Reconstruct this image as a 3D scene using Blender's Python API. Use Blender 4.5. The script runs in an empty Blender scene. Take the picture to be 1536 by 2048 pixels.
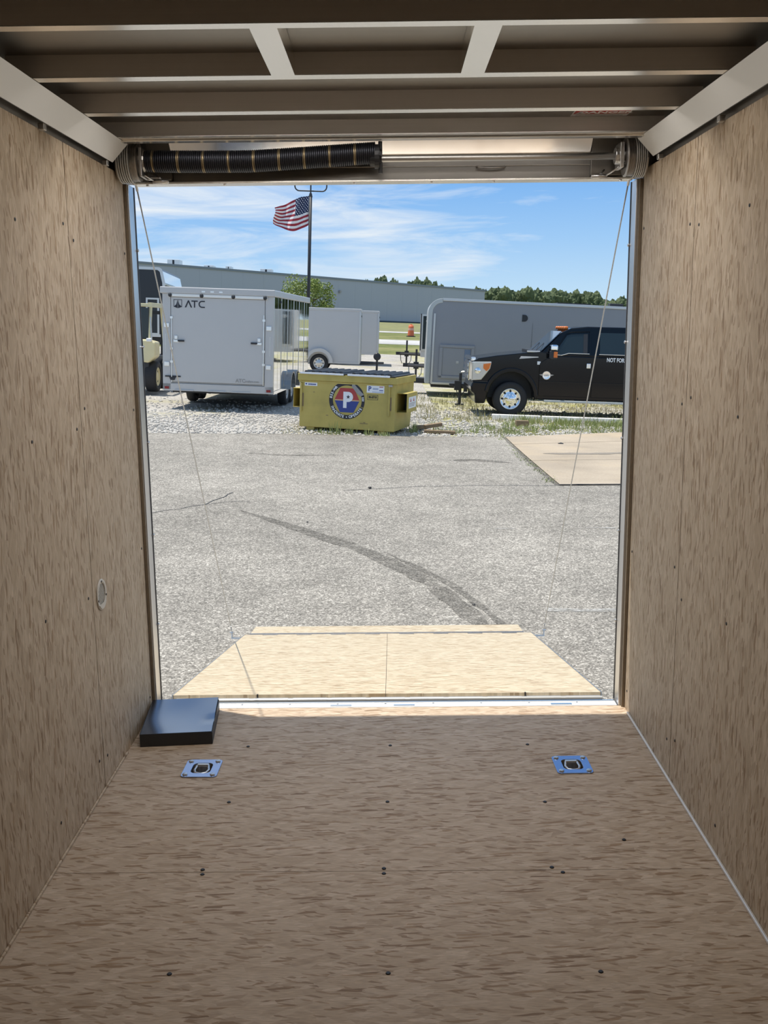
import bpy, bmesh, math, random
from mathutils import Vector, Matrix, noise

# ------------------------------------------------------------------ camera, sky, sun, exposure
SC = bpy.context.scene
C = SC.collection
R = math.radians

pitch, roll, yaw, fpx = 0.1868, -0.0106, -0.0068, 1983.8
fw = Vector((math.sin(yaw) * math.cos(pitch), math.cos(yaw) * math.cos(pitch), -math.sin(pitch)))
rt = Vector((math.cos(yaw), -math.sin(yaw), 0))
up = rt.cross(fw)
RT = math.cos(roll) * rt + math.sin(roll) * up
UP = -math.sin(roll) * rt + math.cos(roll) * up
cd = bpy.data.cameras.new('camera')
cam = bpy.data.objects.new('camera', cd)
C.objects.link(cam)
cd.sensor_fit = 'VERTICAL'
cd.sensor_height = 24.0
cd.lens = fpx / 2048 * 24.0
cd.clip_start = 0.05
cd.clip_end = 2000
M = Matrix((RT, UP, -fw)).transposed().to_4x4()
M.translation = Vector((0, 0, 1.6))
cam.matrix_world = M
SC.camera = cam

vs = SC.view_settings
vs.view_transform = 'Standard'
try:
    vs.look = 'None'
except Exception:
    pass
vs.gamma = 1.0
vs.exposure = 0.0
vs.use_curve_mapping = False

SUN_STRENGTH = 5.2
sd = bpy.data.lights.new('sun', 'SUN')
sd.energy = SUN_STRENGTH
sd.color = (1.0, 0.95, 0.86)
sd.angle = R(0.53)
so = bpy.data.objects.new('sun', sd)
C.objects.link(so)
so.rotation_euler = Vector((0.451, -0.186, -2.143)).to_track_quat('-Z', 'Y').to_euler()
so.location = (-20, 10, 60)

w = bpy.data.worlds.new('sky')
SC.world = w
w.use_nodes = True
nt = w.node_tree
N, L = nt.nodes, nt.links
N.clear()
wo = N.new('ShaderNodeOutputWorld')
bg = N.new('ShaderNodeBackground')
bg.inputs['Strength'].default_value = 1.0
tc = N.new('ShaderNodeTexCoord')
sep = N.new('ShaderNodeSeparateXYZ')
L.new(tc.outputs['Generated'], sep.inputs[0])
ramp = N.new('ShaderNodeValToRGB')
cr = ramp.color_ramp
cr.elements[0].position = 0.0
cr.elements[0].color = (0.60, 0.79, 0.93, 1)
cr.elements[1].position = 1.0
cr.elements[1].color = (0.12, 0.25, 0.50, 1)
for p_, c_ in ((0.035, (0.50, 0.72, 0.93, 1)), (0.08, (0.35, 0.60, 0.92, 1)), (0.135, (0.21, 0.465, 0.88, 1)), (0.4, (0.19, 0.385, 0.70, 1))):
    e_ = cr.elements.new(p_)
    e_.color = c_
L.new(sep.outputs['Z'], ramp.inputs[0])
# thin fair-weather cloud, the same over the whole sky
mp = N.new('ShaderNodeMapping')
mp.inputs['Scale'].default_value = (-2.6, 2.6, 17.0)
mp.inputs['Location'].default_value = (3.1, 0.4, 0.2)
L.new(tc.outputs['Generated'], mp.inputs[0])
n1 = N.new('ShaderNodeTexNoise')
n1.inputs['Scale'].default_value = 2.3
n1.inputs['Detail'].default_value = 8
n1.inputs['Roughness'].default_value = 0.6
n1.inputs['Distortion'].default_value = 0.5
L.new(mp.outputs[0], n1.inputs['Vector'])
n2 = N.new('ShaderNodeTexNoise')
n2.inputs['Scale'].default_value = 2.2
n2.inputs['Detail'].default_value = 1
mp2 = N.new('ShaderNodeMapping')
mp2.inputs['Location'].default_value = (2.7, 0.5, 0.0)
mp2.inputs['Scale'].default_value = (-1.0, 1.0, 1.0)
L.new(tc.outputs['Generated'], mp2.inputs[0])
L.new(mp2.outputs[0], n2.inputs['Vector'])
add = N.new('ShaderNodeMath')
add.operation = 'MULTIPLY_ADD'
L.new(n2.outputs['Fac'], add.inputs[0])
add.inputs[1].default_value = 0.9
L.new(n1.outputs['Fac'], add.inputs[2])
mr = N.new('ShaderNodeMapRange')
mr.inputs['From Min'].default_value = 0.88
mr.inputs['From Max'].default_value = 1.17
L.new(add.outputs[0], mr.inputs['Value'])
mixc = N.new('ShaderNodeMix')
mixc.data_type = 'RGBA'
L.new(mr.outputs[0], mixc.inputs['Factor'])
L.new(ramp.outputs[0], mixc.inputs['A'])
mixc.inputs['B'].default_value = (0.80, 0.87, 0.94, 1)
L.new(mixc.outputs['Result'], bg.inputs['Color'])
L.new(bg.outputs[0], wo.inputs[0])

# ------------------------------------------------------------------ helpers
rnd = random.Random(7)


def tag(o, label=None, cat=None, group=None, kind=None):
    if label: o['label'] = label
    if cat: o['category'] = cat
    if group: o['group'] = group
    if kind: o['kind'] = kind
    return o


def thing(name, label, cat, loc=(0, 0, 0), rz=0.0, group=None):
    o = bpy.data.objects.new(name, None)
    C.objects.link(o)
    o.empty_display_size = 0.1
    o.location = loc
    o.rotation_euler = (0, 0, rz)
    return tag(o, label, cat, group)


TH = R(2.6)
TILT = Matrix.Translation((0, 0, -0.5)) @ Matrix.Rotation(TH, 4, 'Y')   # the yard outside falls away to one side


def yard(o, X, Y, Z=0.0, rz=0.0):
    o.matrix_basis = TILT @ Matrix.Translation((X, Y, Z)) @ Matrix.Rotation(rz, 4, 'Z')
    return o


def obj(name, bm, mat, parent=None, smooth=False, bevel=0.0, seg=2, label=None):
    if isinstance(bm, bpy.types.Mesh):
        me = bm
    else:
        me = bpy.data.meshes.new(name)
        bmesh.ops.recalc_face_normals(bm, faces=bm.faces[:])
        bm.to_mesh(me)
        bm.free()
    me.materials.clear()
    for m in (mat if isinstance(mat, (list, tuple)) else [mat]):
        me.materials.append(m)
    if smooth:
        for p in me.polygons: p.use_smooth = True
    o = bpy.data.objects.new(name, me)
    C.objects.link(o)
    if parent: o.parent = parent
    if bevel:
        b = o.modifiers.new('bevel', 'BEVEL')
        b.width = bevel
        b.segments = seg
        b.limit_method = 'ANGLE'
        b.angle_limit = R(40)
    if label: o['label'] = label
    return o


def share(name, src, parent, mat_world=None, loc=None, rot=None, scale=None):
    c = src.copy()
    c.name = name
    C.objects.link(c)
    c.parent = parent
    if loc is not None: c.location = loc
    if rot is not None: c.rotation_euler = rot
    if scale is not None: c.scale = scale
    return c


def struct(name, bm, mat, parent=None, **k):
    o = obj(name, bm, mat, parent, **k)
    if parent is None: o['kind'] = 'structure'
    return o


def B(): return bmesh.new()


def box(bm, x0, x1, y0, y1, z0, z1):
    vs_ = [bm.verts.new((x, y, z)) for x in (x0, x1) for y in (y0, y1) for z in (z0, z1)]
    for f in ((0, 1, 3, 2), (4, 6, 7, 5), (0, 4, 5, 1), (2, 3, 7, 6), (0, 2, 6, 4), (1, 5, 7, 3)):
        bm.faces.new([vs_[i] for i in f])
    return bm


def bx(x0, x1, y0, y1, z0, z1): return box(B(), x0, x1, y0, y1, z0, z1)


def frame_of(d):
    d = d.normalized()
    a = Vector((0, 0, 1)) if abs(d.z) < 0.9 else Vector((1, 0, 0))
    u = d.cross(a).normalized()
    return u, d.cross(u)


def cyl(bm, p0, p1, r0, r1=None, n=16, cap=True):
    p0, p1 = Vector(p0), Vector(p1)
    if r1 is None: r1 = r0
    u, v = frame_of(p1 - p0)
    a = [bm.verts.new(p0 + (u * math.cos(2 * math.pi * i / n) + v * math.sin(2 * math.pi * i / n)) * r0) for i in range(n)]
    b = [bm.verts.new(p1 + (u * math.cos(2 * math.pi * i / n) + v * math.sin(2 * math.pi * i / n)) * r1) for i in range(n)]
    for i in range(n):
        bm.faces.new((a[i], a[(i + 1) % n], b[(i + 1) % n], b[i]))
    if cap:
        bm.faces.new(a[::-1])
        bm.faces.new(b)
    return bm


def tube(bm, pts, r, n=8, closed=False):
    pts = [Vector(p) for p in pts]
    rings = []
    k = len(pts)
    u = None
    for i, p in enumerate(pts):
        if closed:
            d = pts[(i + 1) % k] - pts[i - 1]
        else:
            d = pts[min(i + 1, k - 1)] - pts[max(i - 1, 0)]
        d.normalize()
        if u is None:
            u, v = frame_of(d)
        else:
            u = (u - d * u.dot(d)).normalized()
            v = d.cross(u)
        rings.append([bm.verts.new(p + (u * math.cos(2 * math.pi * j / n) + v * math.sin(2 * math.pi * j / n)) * r) for j in range(n)])
    m = k if closed else k - 1
    for i in range(m):
        a, b = rings[i], rings[(i + 1) % k]
        for j in range(n):
            bm.faces.new((a[j], a[(j + 1) % n], b[(j + 1) % n], b[j]))
    if not closed:
        bm.faces.new(rings[0][::-1])
        bm.faces.new(rings[-1])
    return bm


def prism(bm, poly, axis, a, b):
    def P(u, v, t):
        return (t, u, v) if axis == 'x' else ((u, t, v) if axis == 'y' else (u, v, t))
    A = [bm.verts.new(P(u, v, a)) for u, v in poly]
    Bv = [bm.verts.new(P(u, v, b)) for u, v in poly]
    n = len(poly)
    bm.faces.new(A[::-1])
    bm.faces.new(Bv)
    for i in range(n):
        bm.faces.new((A[i], A[(i + 1) % n], Bv[(i + 1) % n], Bv[i]))
    return bm


def lathe(bm, prof, c, axis='x', n=24, close=True):
    """prof: (radius, offset along axis)"""
    c = Vector(c)
    ax = {'x': Vector((1, 0, 0)), 'y': Vector((0, 1, 0)), 'z': Vector((0, 0, 1))}[axis]
    u, v = frame_of(ax)
    rings = []
    for r_, h in prof:
        rings.append([bm.verts.new(c + ax * h + (u * math.cos(2 * math.pi * j / n) + v * math.sin(2 * math.pi * j / n)) * max(r_, 1e-4)) for j in range(n)])
    for i in range(len(rings) - 1):
        a, b = rings[i], rings[i + 1]
        for j in range(n):
            bm.faces.new((a[j], a[(j + 1) % n], b[(j + 1) % n], b[j]))
    if close:
        bm.faces.new(rings[0][::-1])
        bm.faces.new(rings[-1])
    return bm


def ring_poly(bm, r0, r1, cx, cz, y0, y1, n=48, a0=0.0, a1=2 * math.pi):
    """flat ring standing in the x-z plane between y0 and y1"""
    full = abs(a1 - a0 - 2 * math.pi) < 1e-6
    k = n if full else n + 1
    V = []
    for i in range(k):
        a = a0 + (a1 - a0) * i / n
        V.append([bm.verts.new((cx + r * math.cos(a), y, cz + r * math.sin(a))) for r, y in ((r0, y0), (r1, y0), (r1, y1), (r0, y1))])
    for i in range(n):
        p, q = V[i], V[(i + 1) % k]
        for j in range(4):
            bm.faces.new((p[j], p[(j + 1) % 4], q[(j + 1) % 4], q[j]))
    if not full:
        bm.faces.new(V[0][::-1])
        bm.faces.new(V[-1])
    return bm


def text_mesh(s, size, weight=0.0, depth=0.002, align='CENTER'):
    cu = bpy.data.curves.new('t', 'FONT')
    cu.body = s
    cu.size = size
    cu.offset = weight
    cu.extrude = depth
    cu.align_x = align
    cu.align_y = 'CENTER'
    cu.resolution_u = 3
    o = bpy.data.objects.new('t', cu)
    C.objects.link(o)
    dg = bpy.context.evaluated_depsgraph_get()
    me = bpy.data.meshes.new_from_object(o.evaluated_get(dg))
    bpy.data.objects.remove(o)
    bpy.data.curves.remove(cu)
    return me


def text_part(name, s, size, mat, parent, mtx, weight=0.0, sx=1.0, align='CENTER', depth=0.002):
    """lettering standing on a wall seen from -y: text x -> x, text y -> z"""
    me = text_mesh(s, size, weight, depth, align)
    me.transform(Matrix.Diagonal((sx, 1, 1, 1)))
    me.transform(Matrix(((1, 0, 0, 0), (0, 0, -1, 0), (0, 1, 0, 0), (0, 0, 0, 1))))
    me.transform(mtx)
    return obj(name, me, mat, parent)


# ------------------------------------------------------------------ materials
def new_mat(name):
    m = bpy.data.materials.new(name)
    m.use_nodes = True
    b = m.node_tree.nodes['Principled BSDF']
    return m, m.node_tree.nodes, m.node_tree.links, b


def plain(name, col, rough=0.5, metal=0.0, var=0.06, scale=6.0, spec=0.5, bump=0.0, coat=0.0, emit=0.0):
    m, n, l, b = new_mat(name)
    t = n.new('ShaderNodeTexCoord')
    no = n.new('ShaderNodeTexNoise')
    no.inputs['Scale'].default_value = scale
    no.inputs['Detail'].default_value = 5
    l.new(t.outputs['Object'], no.inputs['Vector'])
    mx = n.new('ShaderNodeMix')
    mx.data_type = 'RGBA'
    mx.inputs['A'].default_value = tuple(c * (1 - var) for c in col) + (1,)
    mx.inputs['B'].default_value = tuple(min(1, c * (1 + var)) for c in col) + (1,)
    l.new(no.outputs['Fac'], mx.inputs['Factor'])
    l.new(mx.outputs['Result'], b.inputs['Base Color'])
    b.inputs['Roughness'].default_value = rough
    b.inputs['Metallic'].default_value = metal
    b.inputs['Specular IOR Level'].default_value = spec
    b.inputs['Coat Weight'].default_value = coat
    if bump:
        bp = n.new('ShaderNodeBump')
        bp.inputs['Strength'].default_value = bump
        bp.inputs['Distance'].default_value = 0.01
        l.new(no.outputs['Fac'], bp.inputs['Height'])
        l.new(bp.outputs[0], b.inputs['Normal'])
    if emit:
        l.new(mx.outputs['Result'], b.inputs['Emission Color'])
        b.inputs['Emission Strength'].default_value = emit
    return m


def brushed(name, col, rough, axis_scale, metal=1.0, var=0.12):
    """brushed aluminium: streaks stretched along one axis"""
    m, n, l, b = new_mat(name)
    t = n.new('ShaderNodeTexCoord')
    mp_ = n.new('ShaderNodeMapping')
    mp_.inputs['Scale'].default_value = axis_scale
    l.new(t.outputs['Object'], mp_.inputs[0])
    no = n.new('ShaderNodeTexNoise')
    no.inputs['Scale'].default_value = 1.0
    no.inputs['Detail'].default_value = 6
    l.new(mp_.outputs[0], no.inputs['Vector'])
    mx = n.new('ShaderNodeMix')
    mx.data_type = 'RGBA'
    mx.inputs['A'].default_value = tuple(c * (1 - var) for c in col) + (1,)
    mx.inputs['B'].default_value = tuple(min(1, c * (1 + var)) for c in col) + (1,)
    l.new(no.outputs['Fac'], mx.inputs['Factor'])
    l.new(mx.outputs['Result'], b.inputs['Base Color'])
    b.inputs['Metallic'].default_value = metal
    b.inputs['Roughness'].default_value = rough
    return m


def osb(name, long_axis, short_axis, tint=(1, 1, 1)):
    """oriented strand board: layers of long thin flakes, a few dark ones"""
    m, n, l, b = new_mat(name)
    t = n.new('ShaderNodeTexCoord')
    # planar coordinates (long, short)
    sp = n.new('ShaderNodeSeparateXYZ')
    l.new(t.outputs['Object'], sp.inputs[0])
    cb = n.new('ShaderNodeCombineXYZ')
    l.new(sp.outputs[long_axis], cb.inputs[0])
    l.new(sp.outputs[short_axis], cb.inputs[1])
    wob = n.new('ShaderNodeTexNoise')
    wob.inputs['Scale'].default_value = 9
    wob.inputs['Detail'].default_value = 2
    l.new(cb.outputs[0], wob.inputs['Vector'])
    sc_ = n.new('ShaderNodeVectorMath')
    sc_.operation = 'MULTIPLY_ADD'
    l.new(wob.outputs['Color'], sc_.inputs[0])
    sc_.inputs[1].default_value = (0.016, 0.009, 0)
    l.new(cb.outputs[0], sc_.inputs[2])

    def layer(rot, sx, sy, seed):
        mp_ = n.new('ShaderNodeMapping')
        mp_.inputs['Rotation'].default_value = (0, 0, rot)
        mp_.inputs['Location'].default_value = (seed, seed * 1.7, 0)
        l.new(sc_.outputs[0], mp_.inputs[0])
        m2 = n.new('ShaderNodeMapping')
        m2.inputs['Scale'].default_value = (sx, sy, 1)
        l.new(mp_.outputs[0], m2.inputs[0])
        v = n.new('ShaderNodeTexVoronoi')
        v.voronoi_dimensions = '2D'
        v.inputs['Scale'].default_value = 1
        l.new(m2.outputs[0], v.inputs['Vector'])
        s = n.new('ShaderNodeSeparateColor')
        l.new(v.outputs['Color'], s.inputs[0])
        return s

    def ramp_(stops, src):
        r_ = n.new('ShaderNodeValToRGB')
        c = r_.color_ramp
        c.elements[0].position, c.elements[0].color = stops[0][0], tuple(a * k for a, k in zip(stops[0][1], tint)) + (1,)
        c.elements[1].position, c.elements[1].color = stops[-1][0], tuple(a * k for a, k in zip(stops[-1][1], tint)) + (1,)
        for p, col in stops[1:-1]:
            e = c.elements.new(p)
            e.color = tuple(a * k for a, k in zip(col, tint)) + (1,)
        l.new(src, r_.inputs[0])
        return r_
    stops = [(0.0, (.42, .33, .235)), (0.18, (.49, .395, .285)), (0.6, (.53, .435, .325)), (0.88, (.585, .49, .375)), (1.0, (.47, .375, .265))]
    A = layer(0.05, 11, 62, 1.3)
    Bl = layer(0.42, 14, 64, 5.1)
    Cl = layer(-0.38, 15, 70, 8.7)
    D = layer(-0.08, 17, 150, 3.3)
    E1 = layer(0.22, 34, 190, 6.1)
    E2 = layer(-0.15, 26, 110, 2.7)

    def over(base, lay, thr, soft, rmp):
        g = n.new('ShaderNodeMath')
        g.operation = 'GREATER_THAN'
        l.new(lay.outputs['Green'], g.inputs[0])
        g.inputs[1].default_value = thr
        mu = n.new('ShaderNodeMath')
        mu.operation = 'MULTIPLY'
        l.new(g.outputs[0], mu.inputs[0])
        mu.inputs[1].default_value = soft
        mx = n.new('ShaderNodeMix')
        mx.data_type = 'RGBA'
        l.new(mu.outputs[0], mx.inputs['Factor'])
        l.new(base, mx.inputs['A'])
        l.new(rmp, mx.inputs['B'])
        return mx.outputs['Result']
    col = ramp_(stops, A.outputs['Red']).outputs[0]
    col = over(col, Bl, 0.62, 0.8, ramp_(stops, Bl.outputs['Red']).outputs[0])
    col = over(col, Cl, 0.68, 0.8, ramp_(stops, Cl.outputs['Red']).outputs[0])
    col = over(col, D, 0.93, 0.85, ramp_([(0, (.20, .125, .065)), (0.5, (.30, .20, .115)), (1, (.38, .27, .16))], D.outputs['Red']).outputs[0])
    col = over(col, E1, 0.915, 0.75, ramp_([(0, (.25, .17, .10)), (1, (.36, .26, .165))], E1.outputs['Red']).outputs[0])
    col = over(col, E2, 0.90, 0.6, ramp_([(0, (.58, .49, .38)), (1, (.68, .58, .46))], E2.outputs['Red']).outputs[0])
    # fine grain along the strands
    m3 = n.new('ShaderNodeMapping')
    m3.inputs['Scale'].default_value = (30, 300, 1)
    l.new(sc_.outputs[0], m3.inputs[0])
    gr = n.new('ShaderNodeTexNoise')
    gr.inputs['Scale'].default_value = 1
    gr.inputs['Detail'].default_value = 4
    l.new(m3.outputs[0], gr.inputs['Vector'])
    mr_ = n.new('ShaderNodeMapRange')
    mr_.inputs['From Min'].default_value = 0.3
    mr_.inputs['From Max'].default_value = 0.7
    mr_.inputs['To Min'].default_value = 0.78
    mr_.inputs['To Max'].default_value = 1.13
    l.new(gr.outputs['Fac'], mr_.inputs['Value'])
    mul = n.new('ShaderNodeMix')
    mul.data_type = 'RGBA'
    mul.blend_type = 'MULTIPLY'
    mul.inputs['Factor'].default_value = 1
    l.new(col, mul.inputs['A'])
    l.new(mr_.outputs[0], mul.inputs['B'])
    l.new(mul.outputs['Result'], b.inputs['Base Color'])
    b.inputs['Roughness'].default_value = 0.62
    b.inputs['Specular IOR Level'].default_value = 0.35
    bp = n.new('ShaderNodeBump')
    bp.inputs['Strength'].default_value = 0.25
    bp.inputs['Distance'].default_value = 0.002
    l.new(A.outputs['Red'], bp.inputs['Height'])
    l.new(bp.outputs[0], b.inputs['Normal'])
    return m


def speckle(name, c0, c1, s_big, s_small, rough=0.9, c_patch=None, s_patch=0.3, patch=(0.5, 0.7), bump=0.3, dots=0.0):
    """fine aggregate: two-tone small grains over broad tone changes"""
    m, n, l, b = new_mat(name)
    t = n.new('ShaderNodeTexCoord')
    a = n.new('ShaderNodeTexNoise')
    a.inputs['Scale'].default_value = s_small
    a.inputs['Detail'].default_value = 3
    a.inputs['Roughness'].default_value = 0.7
    l.new(t.outputs['Object'], a.inputs['Vector'])
    mr_ = n.new('ShaderNodeMapRange')
    mr_.inputs['From Min'].default_value = 0.32
    mr_.inputs['From Max'].default_value = 0.68
    l.new(a.outputs['Fac'], mr_.inputs['Value'])
    mx = n.new('ShaderNodeMix')
    mx.data_type = 'RGBA'
    mx.inputs['A'].default_value = c0 + (1,)
    mx.inputs['B'].default_value = c1 + (1,)
    l.new(mr_.outputs[0], mx.inputs['Factor'])
    col = mx.outputs['Result']
    c = n.new('ShaderNodeTexNoise')
    c.inputs['Scale'].default_value = s_big
    c.inputs['Detail'].default_value = 5
    l.new(t.outputs['Object'], c.inputs['Vector'])
    r2 = n.new('ShaderNodeMapRange')
    r2.inputs['From Min'].default_value = 0.3
    r2.inputs['From Max'].default_value = 0.7
    r2.inputs['To Min'].default_value = 0.82
    r2.inputs['To Max'].default_value = 1.12
    l.new(c.outputs['Fac'], r2.inputs['Value'])
    mu = n.new('ShaderNodeMix')
    mu.data_type = 'RGBA'
    mu.blend_type = 'MULTIPLY'
    mu.inputs['Factor'].default_value = 1
    l.new(col, mu.inputs['A'])
    l.new(r2.outputs[0], mu.inputs['B'])
    col = mu.outputs['Result']
    if c_patch:
        p = n.new('ShaderNodeTexNoise')
        p.inputs['Scale'].default_value = s_patch
        p.inputs['Detail'].default_value = 6
        p.inputs['Roughness'].default_value = 0.65
        l.new(t.outputs['Object'], p.inputs['Vector'])
        r3 = n.new('ShaderNodeMapRange')
        r3.inputs['From Min'].default_value = patch[0]
        r3.inputs['From Max'].default_value = patch[1]
        l.new(p.outputs['Fac'], r3.inputs['Value'])
        m3 = n.new('ShaderNodeMix')
        m3.data_type = 'RGBA'
        l.new(r3.outputs[0], m3.inputs['Factor'])
        l.new(col, m3.inputs['A'])
        m3.inputs['B'].default_value = c_patch + (1,)
        col = m3.outputs['Result']
    l.new(col, b.inputs['Base Color'])
    b.inputs['Roughness'].default_value = rough
    b.inputs['Specular IOR Level'].default_value = 0.25
    if bump:
        bp = n.new('ShaderNodeBump')
        bp.inputs['Strength'].default_value = bump
        bp.inputs['Distance'].default_value = 0.008
        l.new(a.outputs['Fac'], bp.inputs['Height'])
        l.new(bp.outputs[0], b.inputs['Normal'])
    return m


MT = {}
MT['osb_floor'] = osb('osb_floor', 'X', 'Y', (0.97, 0.93, 0.92))
MT['osb_wall'] = osb('osb_wall', 'Z', 'Y', (1.0, 0.97, 0.93))
MT['osb_ramp'] = osb('osb_ramp', 'X', 'Y', (1.03, 1.05, 1.0))
MT['joint'] = plain('dark_board_joint', (.10, .075, .05), .9, 0, .2, 30, .1)
MT['osb_edge'] = plain('osb_edge', (.21, .165, .115), 0.8, var=.25, scale=60)
MT['alu'] = brushed('brushed_aluminium', (.62, .61, .59), .38, (3, 3, 120))
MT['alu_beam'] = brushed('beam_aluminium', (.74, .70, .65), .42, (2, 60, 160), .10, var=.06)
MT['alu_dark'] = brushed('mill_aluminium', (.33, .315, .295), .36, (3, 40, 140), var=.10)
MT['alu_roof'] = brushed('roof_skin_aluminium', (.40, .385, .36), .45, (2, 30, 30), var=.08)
MT['alu_jamb'] = brushed('jamb_aluminium', (.66, .66, .67), .33, (60, 60, 2), var=.06)
MT['alu_bright'] = brushed('bright_aluminium', (.86, .85, .83), .30, (4, 40, 60), var=.05)
MT['alu_mirror'] = brushed('bent_sheet_aluminium', (.93, .96, .99), .10, (2, 9, 9), var=.08)
MT['cove'] = plain('cove_coated_aluminium', (.80, .775, .73), .30, 0.35, .03, 2.0, .8)
MT['flange'] = plain('flange_mill_finish', (.93, .91, .87), .22, 1.0, .03, 4.0, .6)
MT['vent_white'] = plain('pale_vent_plastic', (.60, .57, .51), .5, 0, .03, 20)
MT['sill'] = plain('bright_sill_aluminium', (.86, .87, .88), .35, .35, .03, 8)
MT['steel'] = plain('zinc_steel', (.66, .66, .66), .32, 1.0, .15, 40)
MT['galv'] = plain('galvanised_drum', (.42, .40, .38), .35, 1.0, .2, 60)
MT['black_iron'] = plain('black_cast_iron', (.03, .03, .032), .45, .3, .2, 40)
MT['rubber'] = plain('black_rubber', (.022, .022, .024), .75, 0, .2, 30)
MT['black_gloss'] = plain('black_powder_coat', (.018, .020, .024), .30, 0.0, .15, 20, .5)
MT['white'] = plain('white_painted_sheet', (.535, .525, .515), .32, 0, .02, 2)
MT['white_far'] = plain('white_painted_sheet_matt', (.52, .515, .51), .45, 0, .02, 2)
MT['grey_sheet'] = plain('grey_painted_sheet', (.27, .28, .305), .40, 0, .03, 2)
MT['black'] = plain('black_plastic', (.025, .026, .03), .5, 0, .1, 20)
MT['black_ink'] = plain('black_print', (.02, .02, .03), .5, 0, .05, 10)
MT['white_ink'] = plain('white_print', (.85, .86, .88), .5, 0, .03, 10)
MT['red_ink'] = plain('red_print', (.42, .05, .05), .5, 0, .05, 10)
MT['blue_ink'] = plain('blue_print', (.035, .06, .26), .5, 0, .05, 10)
MT['grey_ink'] = plain('grey_scuffed_print', (.33, .32, .31), .6, 0, .2, 40)
MT['red_lens'] = plain('red_lens', (.25, .012, .015), .2, 0, .05, 10)
MT['amber_lens'] = plain('amber_lens', (.75, .19, .03), .25, 0, .05, 10)
MT['trim_grey'] = plain('pale_trim_aluminium', (.50, .52, .51), .42, .35, .06, 12)
MT['chrome'] = plain('chrome', (.85, .86, .88), .08, 1.0, .02, 4)
MT['mirror_alu'] = plain('polished_aluminium', (.80, .82, .83), .045, 1.0, .03, 2.0, .5, .06)
MT['truck'] = plain('black_car_paint', (.003, .004, .006), .09, 0, .1, 3, .36, 0, 0)
MT['glass_dark'] = plain('tinted_glass', (.022, .034, .04), .05, 0, .05, 2, .45)
MT['glass_blue'] = plain('windshield_glass', (.05, .08, .12), .04, 0, .05, 2, 1.0)
MT['cream'] = plain('cream_machine_paint', (.74, .66, .40), .45, 0, .08, 5)
MT['cord'] = plain('steel_cable', (.58, .58, .56), .45, 0.25, .15, 80)
MT['concrete_curb'] = speckle('curb_concrete', (.62, .60, .56), (.80, .78, .73), 2, 30)


def dumpster_paint():
    m, n, l, b = new_mat('yellow_dumpster_paint')
    t = n.new('ShaderNodeTexCoord')
    a = n.new('ShaderNodeTexNoise')
    a.inputs['Scale'].default_value = 3.0
    a.inputs['Detail'].default_value = 8
    l.new(t.outputs['Object'], a.inputs['Vector'])
    r_ = n.new('ShaderNodeValToRGB')
    c = r_.color_ramp
    c.elements[0].position, c.elements[0].color = 0.25, (.40, .315, .088, 1)
    c.elements[1].position, c.elements[1].color = 0.75, (.56, .44, .125, 1)
    e = c.elements.new(.5)
    e.color = (.50, .395, .105, 1)
    l.new(a.outputs['Fac'], r_.inputs[0])
    l.new(r_.outputs[0], b.inputs['Base Color'])
    b.inputs['Roughness'].default_value = .5
    return m


MT['dumpster'] = dumpster_paint()
def asphalt_mat(name, k=1.0):
    m, n, l, b = new_mat(name)
    t = n.new('ShaderNodeTexCoord')
    v = n.new('ShaderNodeTexVoronoi')
    v.inputs['Scale'].default_value = 92
    l.new(t.outputs['Object'], v.inputs['Vector'])
    sp = n.new('ShaderNodeSeparateColor')
    l.new(v.outputs['Color'], sp.inputs[0])
    r_ = n.new('ShaderNodeValToRGB')
    c = r_.color_ramp
    c.elements[0].position, c.elements[0].color = 0.0, (.13 * k, .121 * k, .107 * k, 1)
    c.elements[1].position, c.elements[1].color = 1.0, (.56 * k, .525 * k, .465 * k, 1)
    for p_, q_ in ((.3, (.215, .20, .175)), (.75, (.325, .303, .268))):
        e = c.elements.new(p_)
        e.color = tuple(a * k for a in q_) + (1,)
    l.new(sp.outputs['Red'], r_.inputs[0])
    col = r_.outputs[0]
    for sc, lo, hi, det in ((.30, .80, 1.14, 6), (2.6, .86, 1.10, 5), (14.0, .84, 1.14, 3)):
        no = n.new('ShaderNodeTexNoise')
        no.inputs['Scale'].default_value = sc
        no.inputs['Detail'].default_value = det
        l.new(t.outputs['Object'], no.inputs['Vector'])
        mr_ = n.new('ShaderNodeMapRange')
        mr_.inputs['From Min'].default_value = .3
        mr_.inputs['From Max'].default_value = .7
        mr_.inputs['To Min'].default_value = lo
        mr_.inputs['To Max'].default_value = hi
        l.new(no.outputs['Fac'], mr_.inputs['Value'])
        mx = n.new('ShaderNodeMix')
        mx.data_type = 'RGBA'
        mx.blend_type = 'MULTIPLY'
        mx.inputs['Factor'].default_value = 1
        l.new(col, mx.inputs['A'])
        l.new(mr_.outputs[0], mx.inputs['B'])
        col = mx.outputs['Result']
    l.new(col, b.inputs['Base Color'])
    b.inputs['Roughness'].default_value = .92
    b.inputs['Specular IOR Level'].default_value = .2
    return m


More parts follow.
